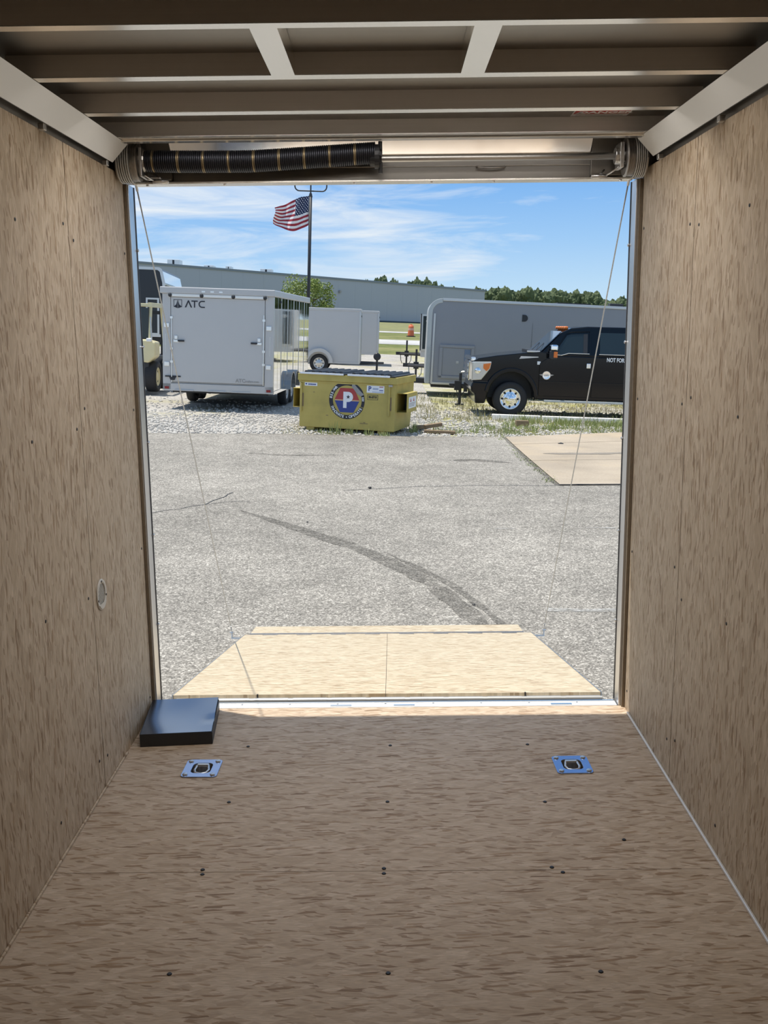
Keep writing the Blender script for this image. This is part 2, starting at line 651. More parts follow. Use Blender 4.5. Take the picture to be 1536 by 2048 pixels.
MT['asphalt'] = asphalt_mat('asphalt')
MT['concrete'] = speckle('tan_concrete', (.355, .295, .225), (.425, .36, .28), .8, 40, .85, (.46, .37, .26), .5, (.5, .7), .1)
MT['gravel'] = speckle('pale_gravel', (.22, .20, .175), (.57, .545, .50), .5, 22, .95, (.36, .33, .22), .35, (.52, .68), .6)
MT['gravel_dry'] = speckle('gravel_with_dry_grass', (.25, .23, .17), (.60, .57, .50), .6, 20, .95, (.33, .31, .12), .7, (.42, .62), .6)
MT['grass'] = speckle('meadow_grass', (.07, .095, .022), (.185, .20, .06), .3, 2.2, .95, (.25, .235, .10), .12, (.45, .65), 0)
MT['grass2'] = speckle('tall_field_grass', (.15, .16, .075), (.25, .24, .12), .2, 1.4, .95, (.22, .22, .09), .1, (.45, .65), 0)
MT['road'] = speckle('pale_road', (.40, .39, .38), (.50, .49, .48), .2, 3, .9, None, bump=0)
MT['stone'] = speckle('crushed_stone', (.35, .33, .30), (.59, .565, .52), 1.5, 14, .95, None, bump=0)
MT['weed'] = plain('weed_blades', (.29, .33, .12), .8, 0, .35, 1.2)
MT['drygrass'] = plain('dry_grass_blades', (.38, .34, .17), .85, 0, .3, 1.2)
MT['wood_old'] = plain('weathered_wood', (.23, .165, .10), .85, 0, .3, 14)
MT['stain'] = asphalt_mat('dark_stained_asphalt', .62)
MT['stain_pale'] = speckle('darkened_concrete', (.20, .18, .155), (.30, .265, .22), .8, 30, .9, None, bump=.1)
MT['paint_worn'] = speckle('worn_white_line', (.22, .21, .195), (.52, .51, .48), 1.5, 40, .85, None, bump=0)
MT['leaf'] = plain('tree_leaves', (.22, .28, .065), .6, 0, .45, 1.6)
MT['leaf_far'] = speckle('distant_leaves', (.05, .075, .035), (.155, .19, .095), .25, 1.1, .9, None, bump=0)
MT['bark'] = plain('bark', (.10, .075, .05), .9, 0, .3, 10)

# ------------------------------------------------------------------ the trailer we stand in: shell
XL, XR = -1.017, 0.981
YB, YE = -2.6, 3.992
ZC = 2.308

floor = struct('floor', bx(XL - .06, XR + .06, YB, YE, -.16, -.10), MT['alu_dark'])


def cells(bm, xs, ys, z0, z1, holes):
    for i in range(len(xs) - 1):
        for j in range(len(ys) - 1):
            cx, cy = (xs[i] + xs[i + 1]) / 2, (ys[j] + ys[j + 1]) / 2
            if any(h[0] < cx < h[1] and h[2] < cy < h[3] for h in holes): continue
            box(bm, xs[i], xs[i + 1], ys[j], ys[j + 1], z0, z1)
    return bm


DR = [(-0.703, 3.407), (0.659, 3.415)]
H_ = [(x - .036, x + .036, y - .042, y + .042) for x, y in DR]
xs = sorted([XL - .012, XR + .012] + [v for h in H_ for v in h[:2]])
ys = sorted([2.7065, YE] + [v for h in H_ for v in h[2:]])
obj('floor_panel', cells(B(), xs, ys, -.02, 0, H_), MT['osb_floor'], floor)
obj('floor_panel', bx(XL - .012, XR + .012, 1.484, 2.7035, -.02, 0.0006), MT['osb_floor'], floor)
obj('floor_panel', bx(XL - .012, XR + .012, .262, 1.481, -.02, 0), MT['osb_floor'], floor)
obj('floor_panel', bx(XL - .012, XR + .012, YB, .259, -.02, 0), MT['osb_floor'], floor)
scr = lathe(B(), [(.001, .0032), (.0052, .003), (.0068, .0012), (.0068, -.003)], (0, 0, 0), 'z', 10)
scr0 = None
for x, y in ((-.567, 2.232), (-.017, 2.23), (.516, 2.231), (-.573, 2.718), (-.569, 2.692), (-.03, 2.718), (-.03, 2.690),
             (.472, 2.718), (.50, 2.690), (-.562, 3.145), (-.02, 3.14), (.515, 3.131), (.724, 2.876), (-.56, 3.60), (-.01, 3.60), (.52, 3.60)):
    if scr0 is None:
        scr0 = obj('screw', scr, MT['black_iron'], floor)
        scr0.location = (x, y, 0)
    else:
        share('screw', scr0, floor, loc=(x, y, 0))


def wall(name, x0, x1, seam, side):
    wz = 2.172
    root = struct(name, bx(x1 if side < 0 else x1, x1 - .03 if side < 0 else x1 + .03, YB, YE + .04, -.16, 2.36), MT['alu_dark'])
    a, b_ = sorted((x0, x1))
    obj('wall_panel', bx(a, b_, seam + .0023, 3.972, -.02, wz), MT['osb_wall'], root)
    obj('wall_panel', bx(a, b_, seam - 1.22, seam - .0023, -.02, wz), MT['osb_wall'], root)
    obj('wall_panel', bx(a, b_, seam - 2.443, seam - 1.223, -.02, wz), MT['osb_wall'], root)
    obj('wall_panel', bx(a, b_, YB, seam - 2.446, -.02, wz), MT['osb_wall'], root)
    a2, b2 = sorted((x1, x0 + side * .0006))
    obj('panel_joint', bx(a2, b2, seam - .0022, seam + .0022, -.02, wz - .002), MT['joint'], root)
    s0 = None
    xi = x0 + (.0 if side < 0 else -.0)
    for yy in (seam + .045, seam - .05, 3.94, 2.80):
        for zz in (.12, .72, 1.32, 1.92):
            dz = rnd.uniform(-.05, .05)
            if s0 is None:
                s0 = obj('screw', lathe(B(), [(.001, .0025), (.004, .002), (.0055, .0008), (.0055, -.003)], (0, 0, 0), 'x', 8), MT['black_iron'], root)
                s0.location = (xi, yy, zz + dz)
                if side > 0: s0.rotation_euler = (0, 0, math.pi)
            else:
                share('screw', s0, root, loc=(xi, yy, zz + dz))
    return root


wl = wall('wall_left', XL, XL - .012, 3.262, -1)
wr = wall('wall_right', XR, XR + .012, 3.296, 1)
struct('wall_back', bx(XL - .04, XR + .04, YB - .04, YB, -.16, 2.36), MT['osb_wall'])
struct('baseboard_right', bx(XR - .010, XR - .0005, YB, 3.90, .0005, .011), MT['cove'], bevel=.003)
struct('baseboard_left', bx(XL + .0005, XL + .007, YB, 3.55, .0005, .009), MT['osb_wall'], bevel=.002)

# ceiling: roof skin, cross beams, two vent-frame rails, the sloping cove along each wall
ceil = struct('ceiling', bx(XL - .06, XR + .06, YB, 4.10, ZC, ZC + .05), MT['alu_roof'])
BY = [(2.324, 2.362), (2.784, 2.830), (3.228, 3.276), (3.62, 3.705)]
for y0, y1 in BY + [(1.86, 1.90), (1.40, 1.44), (.94, .98), (.48, .52), (.02, .06)]:
    bm = B()
    yw = y0 + (.045 if y0 > 3.5 else 0)
    prism(bm, [(yw, 2.2507), (yw + .004, 2.2507), (yw + .012, 2.301), (yw + .03, 2.301), (yw + .03, ZC), (yw + .008, ZC)], 'x', XL + .01, XR - .01)
    bmr = obj('roof_beam', bm, MT['alu_beam'], ceil)
    obj('flange', bx(XL + .01, XR - .01, y0, y1, 2.2487, 2.2505), MT['flange'], bmr)
    if y0 > 3.5:
        obj('flange_lip', bx(XL + .01, XR - .01, y1 - .03, y1 + .012, 2.243, 2.2482), MT['flange'], bmr, bevel=.001)
for xa, xb in ((-.304, -.242), (.196, .258)):
    bm = B()
    box(bm, xa, xb, 2.362, 2.784, 2.2487, 2.2507)
    box(bm, xa, xa + .003, 2.362, 2.79, 2.2507, ZC - .002)
    box(bm, xb - .003, xb, 2.362, 2.79, 2.2507, ZC - .002)
    obj('vent_rail', bm, MT['flange'], ceil)
# a small printed warning label stuck to the roof skin
lab = thing('warning_label', 'white warning label with a red band stuck to the metal ceiling', 'label', (.737, 3.598, ZC))
obj('sheet', bx(-.098, .098, -.075, .062, -.0012, -.0004), MT['white_ink'], lab)
obj('red_band', bx(-.094, .094, -.032, .022, -.0016, -.0012), MT['red_ink'], lab)
me = text_mesh('DANGER', .046, .0016, .0003)
me.transform(Matrix.Translation((.012, -.002, -.0018)) @ Matrix.Diagonal((1, -1, -1, 1)))
obj('lettering', me, MT['white_ink'], lab)
bm = B()
prism(bm, [(-.088, .016), (-.056, .016), (-.072, -.020)], 'z', -.0021, -.0016)
obj('alert_triangle', bm, MT['white_ink'], lab)
bm = B()
for k, wd in enumerate((.085, .08, .07, .082)):
    box(bm, -wd, wd, .028 + k * .008, .0305 + k * .008, -.0015, -.0012)
obj('fine_print', bm, MT['grey_ink'], lab)


def cove(name, xw, sgn):
    # sloping face from the wall up to the beams, with a dark return behind its lower edge
    xl_, xu = xw + sgn * .020, xw + sgn * .078
    root = struct(name, prism(B(), [(xl_, 2.188), (xl_ + sgn * .003, 2.186), (xu + sgn * .003, 2.2475), (xu, 2.2482)], 'y', YB, 3.755), MT['cove'])
    obj('return_strip', prism(B(), [(xl_, 2.188), (xw + sgn * .002, 2.196), (xw + sgn * .002, 2.200), (xl_, 2.192)], 'y', YB, 3.752), MT['alu_dark'], root)
    for yy in (3.05, 3.71):
        obj('clip', bx(min(xw, xl_) + .001, max(xw, xl_) - .001, yy - .012, yy + .012, 2.168, 2.1865), MT['alu'], root, bevel=.002)
    return root


cove('trim_1', XL, 1)
cove('trim_2', XR, -1)


# added fill strips, out of view behind beams and viewer, to brighten the interior
def add_fill_light(label, y, power, tone, half=.80):
    t = thing('added_fill_light', label, 'lamp', (0, y, ZC))
    obj('housing', bx(-half - .03, half + .03, -.03, .03, -.016, -.001), MT['white'], t, bevel=.003)
    ld = bpy.data.lights.new('fill_light_strip', 'AREA')
    ld.shape = 'RECTANGLE'
    ld.size, ld.size_y = 2 * half, .05
    ld.energy = power
    ld.spread = R(165)
    ld.color = tone
    lo = bpy.data.objects.new('fill_light_strip', ld)
    C.objects.link(lo)
    lo.parent = t
    lo.location = (0, 0, -.018)


COOL, WARM = (1.0, .955, .915), (1.0, .90, .78)
add_fill_light('added fill light on the ceiling hidden behind the cross beam with two rails', 2.43, 1.7, WARM)
add_fill_light('added fill light on the ceiling hidden behind the second cross beam', 2.89, 4.0, COOL)
add_fill_light('added fill light on the ceiling hidden behind the third cross beam', 3.33, 7.2, COOL)
add_fill_light('added fill light on the ceiling hidden between the last cross beam and the coil spring', 3.765, 1.5, COOL)
add_fill_light('added fill light on the ceiling behind the viewer, nearer to the ramp', 1.15, .7, WARM)
add_fill_light('added fill light on the ceiling behind the viewer, deep inside', -.7, .5, WARM)

# ------------------------------------------------------------------ door opening: header, jambs, sill
hd = struct('trim_3', bx(XL - .03, XR + .03, 4.032, 4.075, 2.150, 2.300), MT['alu_dark'])
obj('bottom_lip', bx(XL + .03, XR - .03, 3.996, 4.072, 2.1415, 2.1500), MT['flange'], hd, bevel=.0015)
obj('face_sheet', bx(-.90, .86, 4.022, 4.0295, 2.152, 2.236), MT['alu_dark'], hd)
obj('fold_line', bx(-.60, .80, 4.0185, 4.0215, 2.198, 2.2005), MT['alu_beam'], hd)
bm = B()
prism(bm, [(3.9285, 2.3005), (3.9315, 2.3040), (4.0005, 2.2435), (3.9985, 2.2400)], 'x', -.828, .778)
obj('bent_sheet', bm, MT['alu_mirror'], hd, label='pale bent sheet mirroring the sunlit sill')
obj('end_plate', bx(-.93, -.832, 4.000, 4.0285, 2.155, 2.300), MT['alu_dark'], hd, bevel=.003)
obj('end_plate', bx(.782, .90, 4.000, 4.0285, 2.155, 2.300), MT['alu_dark'], hd, bevel=.003)
b0 = None
for x in (-.93, -.63, -.13, .17, .41, .90):
    if b0 is None:
        b0 = obj('bolt', lathe(B(), [(.004, -.006), (.0065, -.004), (.0065, .001)], (0, 0, 0), 'z', 8), MT['steel'], hd)
        b0.location = (x, 4.01, 2.141)
    else:
        share('bolt', b0, hd, loc=(x, 4.01, 2.141))
hb = tube(B(), [(-.055, 0, 0), (-.05, -.015, -.004), (.0, -.018, -.008), (.05, -.015, -.004), (.055, 0, 0)], .0035, 8)
o = obj('pull_loop', hb, MT['steel'], hd, smooth=True)
o.location = (.40, 4.018, 2.196)

for nm, sg, x0, jw in (('trim_4', 1, XL, .015), ('trim_5', -1, XR, .022)):
    bm = B()
    a, b_ = sorted((x0 - sg * .04, x0 + sg * jw))
    box(bm, a, b_, 3.995, 4.085, -.06, 2.1412)
    jb = struct(nm, bm, MT['alu_jamb'], bevel=.002)
    a, b_ = sorted((x0 + sg * .0005, x0 + sg * .0125))
    obj('wood_strip', bx(a, b_, 3.9745, 3.9945, -.018, 2.1405), MT['osb_edge'], jb)
    a, b_ = sorted((x0 + sg * jw, x0 + sg * (jw + .0022)))
    obj('edge_bead', bx(a, b_, 4.072, 4.082, .0, 2.14), MT['black'], jb)
    s0 = None
    for zz in (.35, .74, 1.13, 1.52, 1.90):
        if s0 is None:
            s0 = obj('bolt', lathe(B(), [(.002, -.006), (.006, -.004), (.0065, .001)], (0, 0, 0), 'x', 8), MT['steel'], jb)
            s0.location = (x0 + sg * (jw + .0024), 4.077, zz)
            if sg > 0: s0.rotation_euler = (0, 0, math.pi)
        else:
            share('bolt', s0, jb, loc=(x0 + sg * (jw + .0024), 4.077, zz))

sill = struct('trim_6', bx(XL + .026, XR - .026, 3.9945, 4.052, -.05, .002), MT['sill'], bevel=.003)
obj('sill_lip', bx(XL + .028, XR - .028, 4.040, 4.051, .0022, .0042), MT['flange'], sill, bevel=.002)
for x in (-.22, .05, .72):
    obj('sill_clip', bx(x - .045, x + .045, 4.000, 4.016, .0022, .0042), MT['flange'], sill, bevel=.001)
s0 = None
for k in range(9):
    x = -.85 + k * .205
    if s0 is None:
        s0 = obj('screw', lathe(B(), [(.001, .003), (.004, .002), (.005, .0)], (0, 0, 0), 'z', 8), MT['steel'], sill)
        s0.location = (x, 4.028, .002)
    else:
        share('screw', s0, sill, loc=(x, 4.028, .002))

# ------------------------------------------------------------------ ramp door, lowered onto the lot
RX0, RX1 = -.998, .945
RA = Vector((0, 4.255, -.040))
RB = Vector((0, 6.425, -.450))
rl = (RB - RA).length
rp = math.atan2(RB.z - RA.z, RB.y - RA.y)
ramp_t = thing('ramp_door', 'wide strand-board ramp door folded down onto the asphalt beyond the sill', 'ramp', RA)
ramp_t.rotation_euler = (rp, 0, 0)
xm = -.03
obj('ramp_panel', bx(RX0 + .006, xm - .001, 0, rl, -.020, 0), MT['osb_ramp'], ramp_t)
obj('ramp_panel', bx(xm + .001, RX1 - .006, 0, rl, -.020, -.0004), MT['osb_ramp'], ramp_t)
bm = B()
box(bm, RX0, RX0 + .0055, -.004, rl + .002, -.046, .0015)
box(bm, RX1 - .0055, RX1, -.004, rl + .002, -.046, .0015)
box(bm, RX0 + .0055, RX1 - .0055, rl, rl + .004, -.046, .001)
box(bm, RX0 + .0055, RX1 - .0055, 0, rl, -.046, -.0205)
obj('ramp_frame', bm, MT['alu'], ramp_t)
tube_bm = B()
cyl(tube_bm, (RX0 + .05, -.10, -.010), (RX1 - .02, -.10, -.010), .0125, n=12)
for k in range(11):
    x = -.88 + k * .172
    cyl(tube_bm, (x - .075, -.10, -.010), (x + .075, -.10, -.010), .0138, n=12)
obj('hinge_tube', tube_bm, plain('dull_hinge_aluminium', (.34, .34, .33), .5, .5, .1, 20), ramp_t, smooth=False)
obj('hinge_plate', bx(RX0 + .03, RX1 - .01, -.085, -.006, -.046, -.038), MT['alu_bright'], ramp_t)
s0 = None
for x in (-.61, .60):
    obj('slot_mark', bx(x - .003, x + .003, -.006, .004, -.02, .002), MT['black_iron'], ramp_t)
# the narrow transition flap on its own hinge
fa = math.atan2(-.036, .190)
bm = B()
box(bm, -.962, .893, 0, .305, -.011, 0)
flap = obj('ramp_flap', bm, MT['osb_ramp'], ramp_t, bevel=.002)
flap.location = (0, rl + .014, -.001)
flap.rotation_euler = (.062, 0, 0)
fh = B()
cyl(fh, (-.96, rl + .008, .002), (.89, rl + .008, .002), .007, n=8)
obj('flap_hinge', fh, MT['galv'], ramp_t)
flh = None
for k in range(8):
    x = -.82 + k * .23
    obj('hinge_leaf', bx(x - .05, x + .05, rl - .03, rl + .012, .0002, .0018), MT['galv'], ramp_t, bevel=.0008)
TABY = rl - .155
for sg, xx in ((-1, RX0), (1, RX1)):
    bm = B()
    x2 = xx + sg * .058
    a, b_ = sorted((xx + sg * .001, x2))
    box(bm, a, b_, TABY - .02, TABY + .02, -.004, .002)
    a, b_ = sorted((x2 - sg * .006, x2))
    box(bm, a, b_, TABY - .012, TABY + .012, .002, .045)
    cyl(bm, (x2 - .012, TABY, .034), (x2 + .012, TABY, .034), .006, n=8)
    obj('cable_tab', bm, MT['steel'], ramp_t)
RM = Matrix.Translation(RA) @ Matrix.Rotation(rp, 4, 'X')

# ------------------------------------------------------------------ torsion spring lift across the header
SY, SZ = 3.895, 2.210
sp = thing('torsion_spring_lift', 'spring counterbalance shaft with dark coil spring and cable drums under the ceiling', 'spring lift', (0, SY, SZ))
obj('shaft', cyl(B(), (-.985, 0, 0), (.945, 0, 0), .0127, n=16), MT['alu'], sp, smooth=True)
pts = []
turns, seg = 112, 14
for i in range(turns * seg + 1):
    u = i / (turns * seg)
    x = -.905 + u * .862
    sag = -.004 * math.sin(u * math.pi * 1.25) + (.018 * max(0, u - .45) / .55)
    a = 2 * math.pi * i / seg
    pts.append((x, .0365 * math.cos(a), sag + .0365 * math.sin(a)))


def spring_mat():
    m, n, l, b = new_mat('oil_tempered_spring_wire')
    t = n.new('ShaderNodeTexCoord')
    s = n.new('ShaderNodeSeparateXYZ')
    l.new(t.outputs['Object'], s.inputs[0])
    ma = n.new('ShaderNodeMath')
    ma.operation = 'MULTIPLY_ADD'
    l.new(s.outputs['X'], ma.inputs[0])
    ma.inputs[1].default_value = 10.6
    ma.inputs[2].default_value = 20.33
    fr = n.new('ShaderNodeMath')
    fr.operation = 'FRACT'
    l.new(ma.outputs[0], fr.inputs[0])
    lt = n.new('ShaderNodeMath')
    lt.operation = 'LESS_THAN'
    l.new(fr.outputs[0], lt.inputs[0])
    lt.inputs[1].default_value = .10
    mx = n.new('ShaderNodeMix')
    mx.data_type = 'RGBA'
    mx.inputs['A'].default_value = (.035, .036, .045, 1)
    mx.inputs['B'].default_value = (.30, .235, .14, 1)
    l.new(lt.outputs[0], mx.inputs['Factor'])
    l.new(mx.outputs['Result'], b.inputs['Base Color'])
    b.inputs['Metallic'].default_value = .7
    b.inputs['Roughness'].default_value = .34
    return m


obj('coil_spring', tube(B(), pts, .0041, 6), spring_mat(), sp, smooth=True)
bm = B()
lathe(bm, [(.018, -.03), (.034, -.03), (.036, -.012), (.044, -.012), (.044, .006), (.028, .006), (.026, .014), (.018, .014)], (-.035, 0, .008), 'x', 20)
cyl(bm, (-.026, 0, .012), (-.026, 0, .062), .008, n=10)
cyl(bm, (-.026, 0, .012), (-.026, 0, -.052), .008, n=10)
cyl(bm, (-.026, -.045, .012), (-.026, .03, .012), .007, n=10)
obj('winding_cone', bm, MT['black_iron'], sp, label='black winding cone with set bolts')
bm = B()
lathe(bm, [(.018, -.02), (.04, -.02), (.042, .0), (.034, .012), (.018, .03)], (-.915, 0, 0), 'x', 18)
obj('stationary_cone', bm, MT['galv'], sp)


def drum(xa, xb, flip):
    prof = [(.016, 0), (.066, 0), (.071, .004), (.071, .008)]
    wv = xb - xa
    n_ = 11
    for k in range(n_):
        o_ = .010 + k * (wv - .020) / n_
        prof += [(.066, o_), (.0685, o_ + .25 * (wv - .02) / n_), (.0685, o_ + .6 * (wv - .02) / n_), (.066, o_ + .85 * (wv - .02) / n_)]
    prof += [(.066, wv - .008), (.069, wv - .006), (.069, wv), (.016, wv)]
    return lathe(B(), prof, (xa, 0, -.004), 'x', 36)


d1 = obj('cable_drum', drum(-1.008, -.928, 0), MT['galv'], sp)
d2 = obj('cable_drum', drum(.885, .962, 1), MT['galv'], sp)
for par, xa, xb in ((d1, -1.004, -.955), (d2, .915, .958)):
    pts = []
    for i in range(6 * 20 + 1):
        a = 2 * math.pi * i / 20
        pts.append((xa + (xb - xa) * i / 120, .0725 * math.cos(a), -.004 + .0725 * math.sin(a)))
    obj('wound_cable', tube(B(), pts, .0026, 5), MT['cord'], par, smooth=True)
bm = B()
box(bm, -.922, -.912, -.045, .055, -.060, .045)
box(bm, -.912, -.86, .030, .055, -.062, -.05)
obj('bearing_bracket', bm, MT['galv'], sp, bevel=.003)
bm = B()
box(bm, .864, .878, -.035, .055, -.045, .045)
cyl(bm, (.850, 0, .0), (.884, 0, .0), .030, n=16)
obj('bearing_bracket', bm, MT['steel'], sp, bevel=.002)
for x, dx in ((-.86, .05), (.80, -.05)):
    bm = B()
    cyl(bm, (x - .03, .03, -.068), (x + .03, .03, -.068), .008, n=10)
    cyl(bm, (x, .03, -.068), (x - dx * .5, .062, -.04), .004, n=8)
    tube(bm, [(x + dx * -.5, .02, -.066), (x - dx * 1.2, .0, -.045), (x - dx * 1.7, -.02, -.02)], .003, 6)
    obj('latch_pin', bm, MT['steel'], sp, smooth=True)


def lift_cable(label, p0, p1):
    t = thing('lift_cable', label, 'cable', p1)
    p0, p1 = Vector(p0), Vector(p1)
    d = p0 - p1
    obj('wire', tube(B(), [d * (i / 12) for i in range(13)], .0029, 6), MT['cord'], t, smooth=True)
    q = d.normalized()
    obj('crimp_sleeve', cyl(B(), q * .03, q * .075, .005, n=8), MT['steel'], t)
    obj('upper_sleeve', cyl(B(), d - q * .055, d - q * .02, .0055, n=8), MT['steel'], t)


lift_cable('thin steel lift cable from the drum beside the vent wall down to the ramp',
           (-.978, 4.005, 2.165), RM @ Vector((RX0 - .055, TABY, .036)))
lift_cable('thin steel lift cable passing in front of the black truck down to the ramp',
           (.936, 4.005, 2.165), RM @ Vector((RX1 + .055, TABY, .036)))

# ------------------------------------------------------------------ things inside the trailer
# shallow black sheet-metal tray near the jamb
bt = thing('black_metal_cover', 'shallow black sheet-metal cover lying on the floor beside the door jamb', 'metal cover', (-.976, 3.606, 0), R(5.2))
bm = B()
nx, ny = 12, 12
TW, TD, THh = .272, .345, .052


def topz(u, v):
    z = THh - .009 * math.sin(math.pi * u) * math.sin(math.pi * v) + .006 * v
    if u > .88 and abs(v - .35) < .09: z -= .006
    return z


g = [[bm.verts.new((TW * u / nx, TD * v / ny, topz(u / nx, v / ny))) for v in range(ny + 1)] for u in range(nx + 1)]
for i in range(nx):
    for j in range(ny):
        bm.faces.new((g[i][j], g[i + 1][j], g[i + 1][j + 1], g[i][j + 1]))
glossy_cover = plain('black_gloss_sheet', (.22, .27, .36), .22, 1.0, .1, 6, .8, 0, 0)
obj('top_sheet', bm, glossy_cover, bt, smooth=True)
bm = B()
prism(bm, [(0, .001), (TW + .002, .001), (TW - .001, THh - .002), (0, THh)], 'y', -.003, 0)
box(bm, -.003, 0, -.003, TD, .001, THh + .001)
box(bm, TW, TW + .003, 0, TD, .001, THh - .004)
box(bm, 0, TW, TD, TD + .003, .001, THh + .005)
obj('side_flange', bm, MT['black'], bt)


# recessed tie-down rings
def rrect(hx, hy, r, n=6):
    P = []
    for cx, cy, a0 in ((hx - r, hy - r, 0), (-hx + r, hy - r, 90), (-hx + r, -hy + r, 180), (hx - r, -hy + r, 270)):
        for k in range(n + 1):
            a = R(a0 + 90 * k / n)
            P.append((cx + r * math.cos(a), cy + r * math.sin(a)))
    return P


def ring_between(bm, Pa, Pb, z0, z1):
    n_ = len(Pa)
    V = [[bm.verts.new((p[0], p[1], z)) for p, z in ((Pa[i], z1), (Pb[i], z1), (Pb[i], z0), (Pa[i], z0))] for i in range(n_)]
    for i in range(n_):
        p, q_ = V[i], V[(i + 1) % n_]
        for j in range(4):
            bm.faces.new((p[j], p[(j + 1) % 4], q_[(j + 1) % 4], q_[j]))
    return bm


zinc_blue = brushed('blue_tinted_zinc_plate', (.33, .42, .63), .24, (30, 30, 30), var=.08)  # zinc metal with an even blue tint


def tie_down(label, x, y, rz):
    t = thing('tie_down_ring', label, 'tie-down', (x, y, 0), rz, 'recessed floor tie-downs')
    obj('base_plate', ring_between(B(), rrect(.036, .042, .020), rrect(.066, .073, .016), .0003, .0045), zinc_blue, t, bevel=.0012)
    bm = B()
    n_ = 24
    Pt = rrect(.0355, .0415, .020, 5)
    a = [bm.verts.new((p[0], p[1], .004)) for p in Pt]
    b_ = [bm.verts.new((p[0] * .8, p[1] * .8, -.030)) for p in Pt]
    for i in range(len(Pt)):
        bm.faces.new((a[i], a[(i + 1) % len(Pt)], b_[(i + 1) % len(Pt)], b_[i]))
    bm.faces.new(b_)
    obj('recess_cup', bm, MT['galv'], t, smooth=False)
    pts = [(-.020, .022, .004), (-.022, .012, .002), (-.026, -.006, -.002), (-.020, -.024, -.004), (0, -.031, -.005),
           (.020, -.024, -.004), (.026, -.006, -.002), (.022, .012, .002), (.020, .022, .004)]
    obj('d_ring', tube(B(), pts, .0052, 8), MT['steel'], t, smooth=True)
    obj('hold_bracket', bx(-.022, .022, .016, .030, .001, .0095), MT['steel'], t, bevel=.003)
    s0_ = None
    for bx_, by_ in ((-.050, .055), (.050, .055), (-.050, -.055), (.050, -.055)):
        if s0_ is None:
            s0_ = obj('bolt', lathe(B(), [(.002, .0055), (.008, .0045), (.010, .0015), (.010, 0)], (0, 0, 0), 'z', 12), MT['steel'], t, smooth=False)
            s0_.location = (bx_, by_, .0045)
        else:
            share('bolt', s0_, t, loc=(bx_, by_, .0045))


tie_down('blue-tinted steel tie-down ring set in the floor in front of the black metal cover', DR[0][0], DR[0][1], R(-1))
tie_down('blue-tinted steel tie-down ring set in the floor on the side away from the black cover', DR[1][0], DR[1][1], R(1))

# round louvred vent on the wall
vt = thing('wall_vent', 'round pale plastic vent with slanted louvres low on the strand-board wall', 'vent', (XL, 3.352, .682))
bm = B()
n_ = 32
V = []
for i in range(n_):
    a = 2 * math.pi * i / n_
    V.append([bm.verts.new((h, r_ * math.cos(a), r_ * math.sin(a))) for r_, h in ((.040, .0042), (.053, .0052), (.056, .0008), (.040, .0008))])
for i in range(n_):
    p, q_ = V[i], V[(i + 1) % n_]
    for j in range(4):
        bm.faces.new((p[j], p[(j + 1) % 4], q_[(j + 1) % 4], q_[j]))
obj('vent_frame', bm, MT['vent_white'], vt, smooth=True)
obj('recess_shade_disc', lathe(B(), [(.041, .0006), (.041, .0012)], (0, 0, 0), 'x', 24), plain('vent_recess_shade', (.012, .011, .010), 1.0, 0, .1, 20, 0.0), vt)  # flat black disc paints the shade of a deep recess behind the louvres
vs0 = None
for k in range(9):
    oz = -.032 + k * .008
    hw = math.sqrt(max(.0001, .040 ** 2 - oz ** 2))
    bm = bx(.0014, .0021, -hw, hw, -.0017, .0017)
    o = obj('louvre', bm, MT['vent_white'], vt)
    o.rotation_euler = (R(38), 0, 0)
    o.location = (0, -oz * math.sin(R(38)), oz * math.cos(R(38)))
bm = B()
prism(bm, [(.05 * math.cos(R(a)), .05 * math.sin(R(a))) for a in range(218, 324, 8)], 'x', .0045, .0075)
obj('lower_cover', bm, MT['vent_white'], vt)
for yy, zz in ((0, .047), (-.046, -.012), (.046, -.012)):
    o = obj('screw', lathe(B(), [(.001, .0025), (.004, .002), (.004, 0)], (0, 0, 0), 'x', 8), MT['black_iron'], vt)
    o.location = (.0048, yy, zz)

# ------------------------------------------------------------------ the ground outside
def smooth(t):
    t = max(0.0, min(1.0, t))
    return t * t * (3 - 2 * t)


TANT = math.tan(TH)


def rise(y):
    t = max(0.0, y - 34)
    return 2.5 * (1 - math.exp(-t / 132 * 1.0)) * 1.0 if False else min(2.5, .0192 * t if y < 160 else 2.42 + .002 * (y - 160))


def G(x, y):
    return -.5 - TANT * x * smooth((y - 9) / 10) + rise(y)


EDGE = [(-18, 17.2), (-4.39, 18.08), (-3.07, 18.39), (-1.72, 18.74), (.1, 18.97), (2.26, 19.5), (4.92, 21.1), (14, 25.5)]


def edge(x):
    for (xa, ya), (xb, yb) in zip(EDGE, EDGE[1:]):
        if xa <= x <= xb:
            return ya + (yb - ya) * (x - xa) / (xb - xa) + .10 * noise.noise((x * 2.1, 0, 3)) + .05 * noise.noise((x * 7, 1, 3))
    return 18


def strip_mesh(x0, x1, nx_, f0, f1, ny_, dz=0.0, skirt=0.0, jit=0.0):
    bm = B()
    Gd = []
    for i in range(nx_ + 1):
        x = x0 + (x1 - x0) * i / nx_
        a, b_ = f0(x), f1(x)
        col = []
        for j in range(ny_ + 1):
            y = a + (b_ - a) * j / ny_
            z = G(x, y) + dz
            if jit: z += jit * noise.noise((x * .9, y * .9, 5))
            col.append(bm.verts.new((x, y, z)))
        if skirt:
            v = col[-1].co
            col.append(bm.verts.new((v.x, v.y + .01, v.z - skirt)))
        Gd.append(col)
    for i in range(nx_):
        for j in range(len(Gd[0]) - 1):
            bm.faces.new((Gd[i][j], Gd[i + 1][j], Gd[i + 1][j + 1], Gd[i][j + 1]))
    return bm


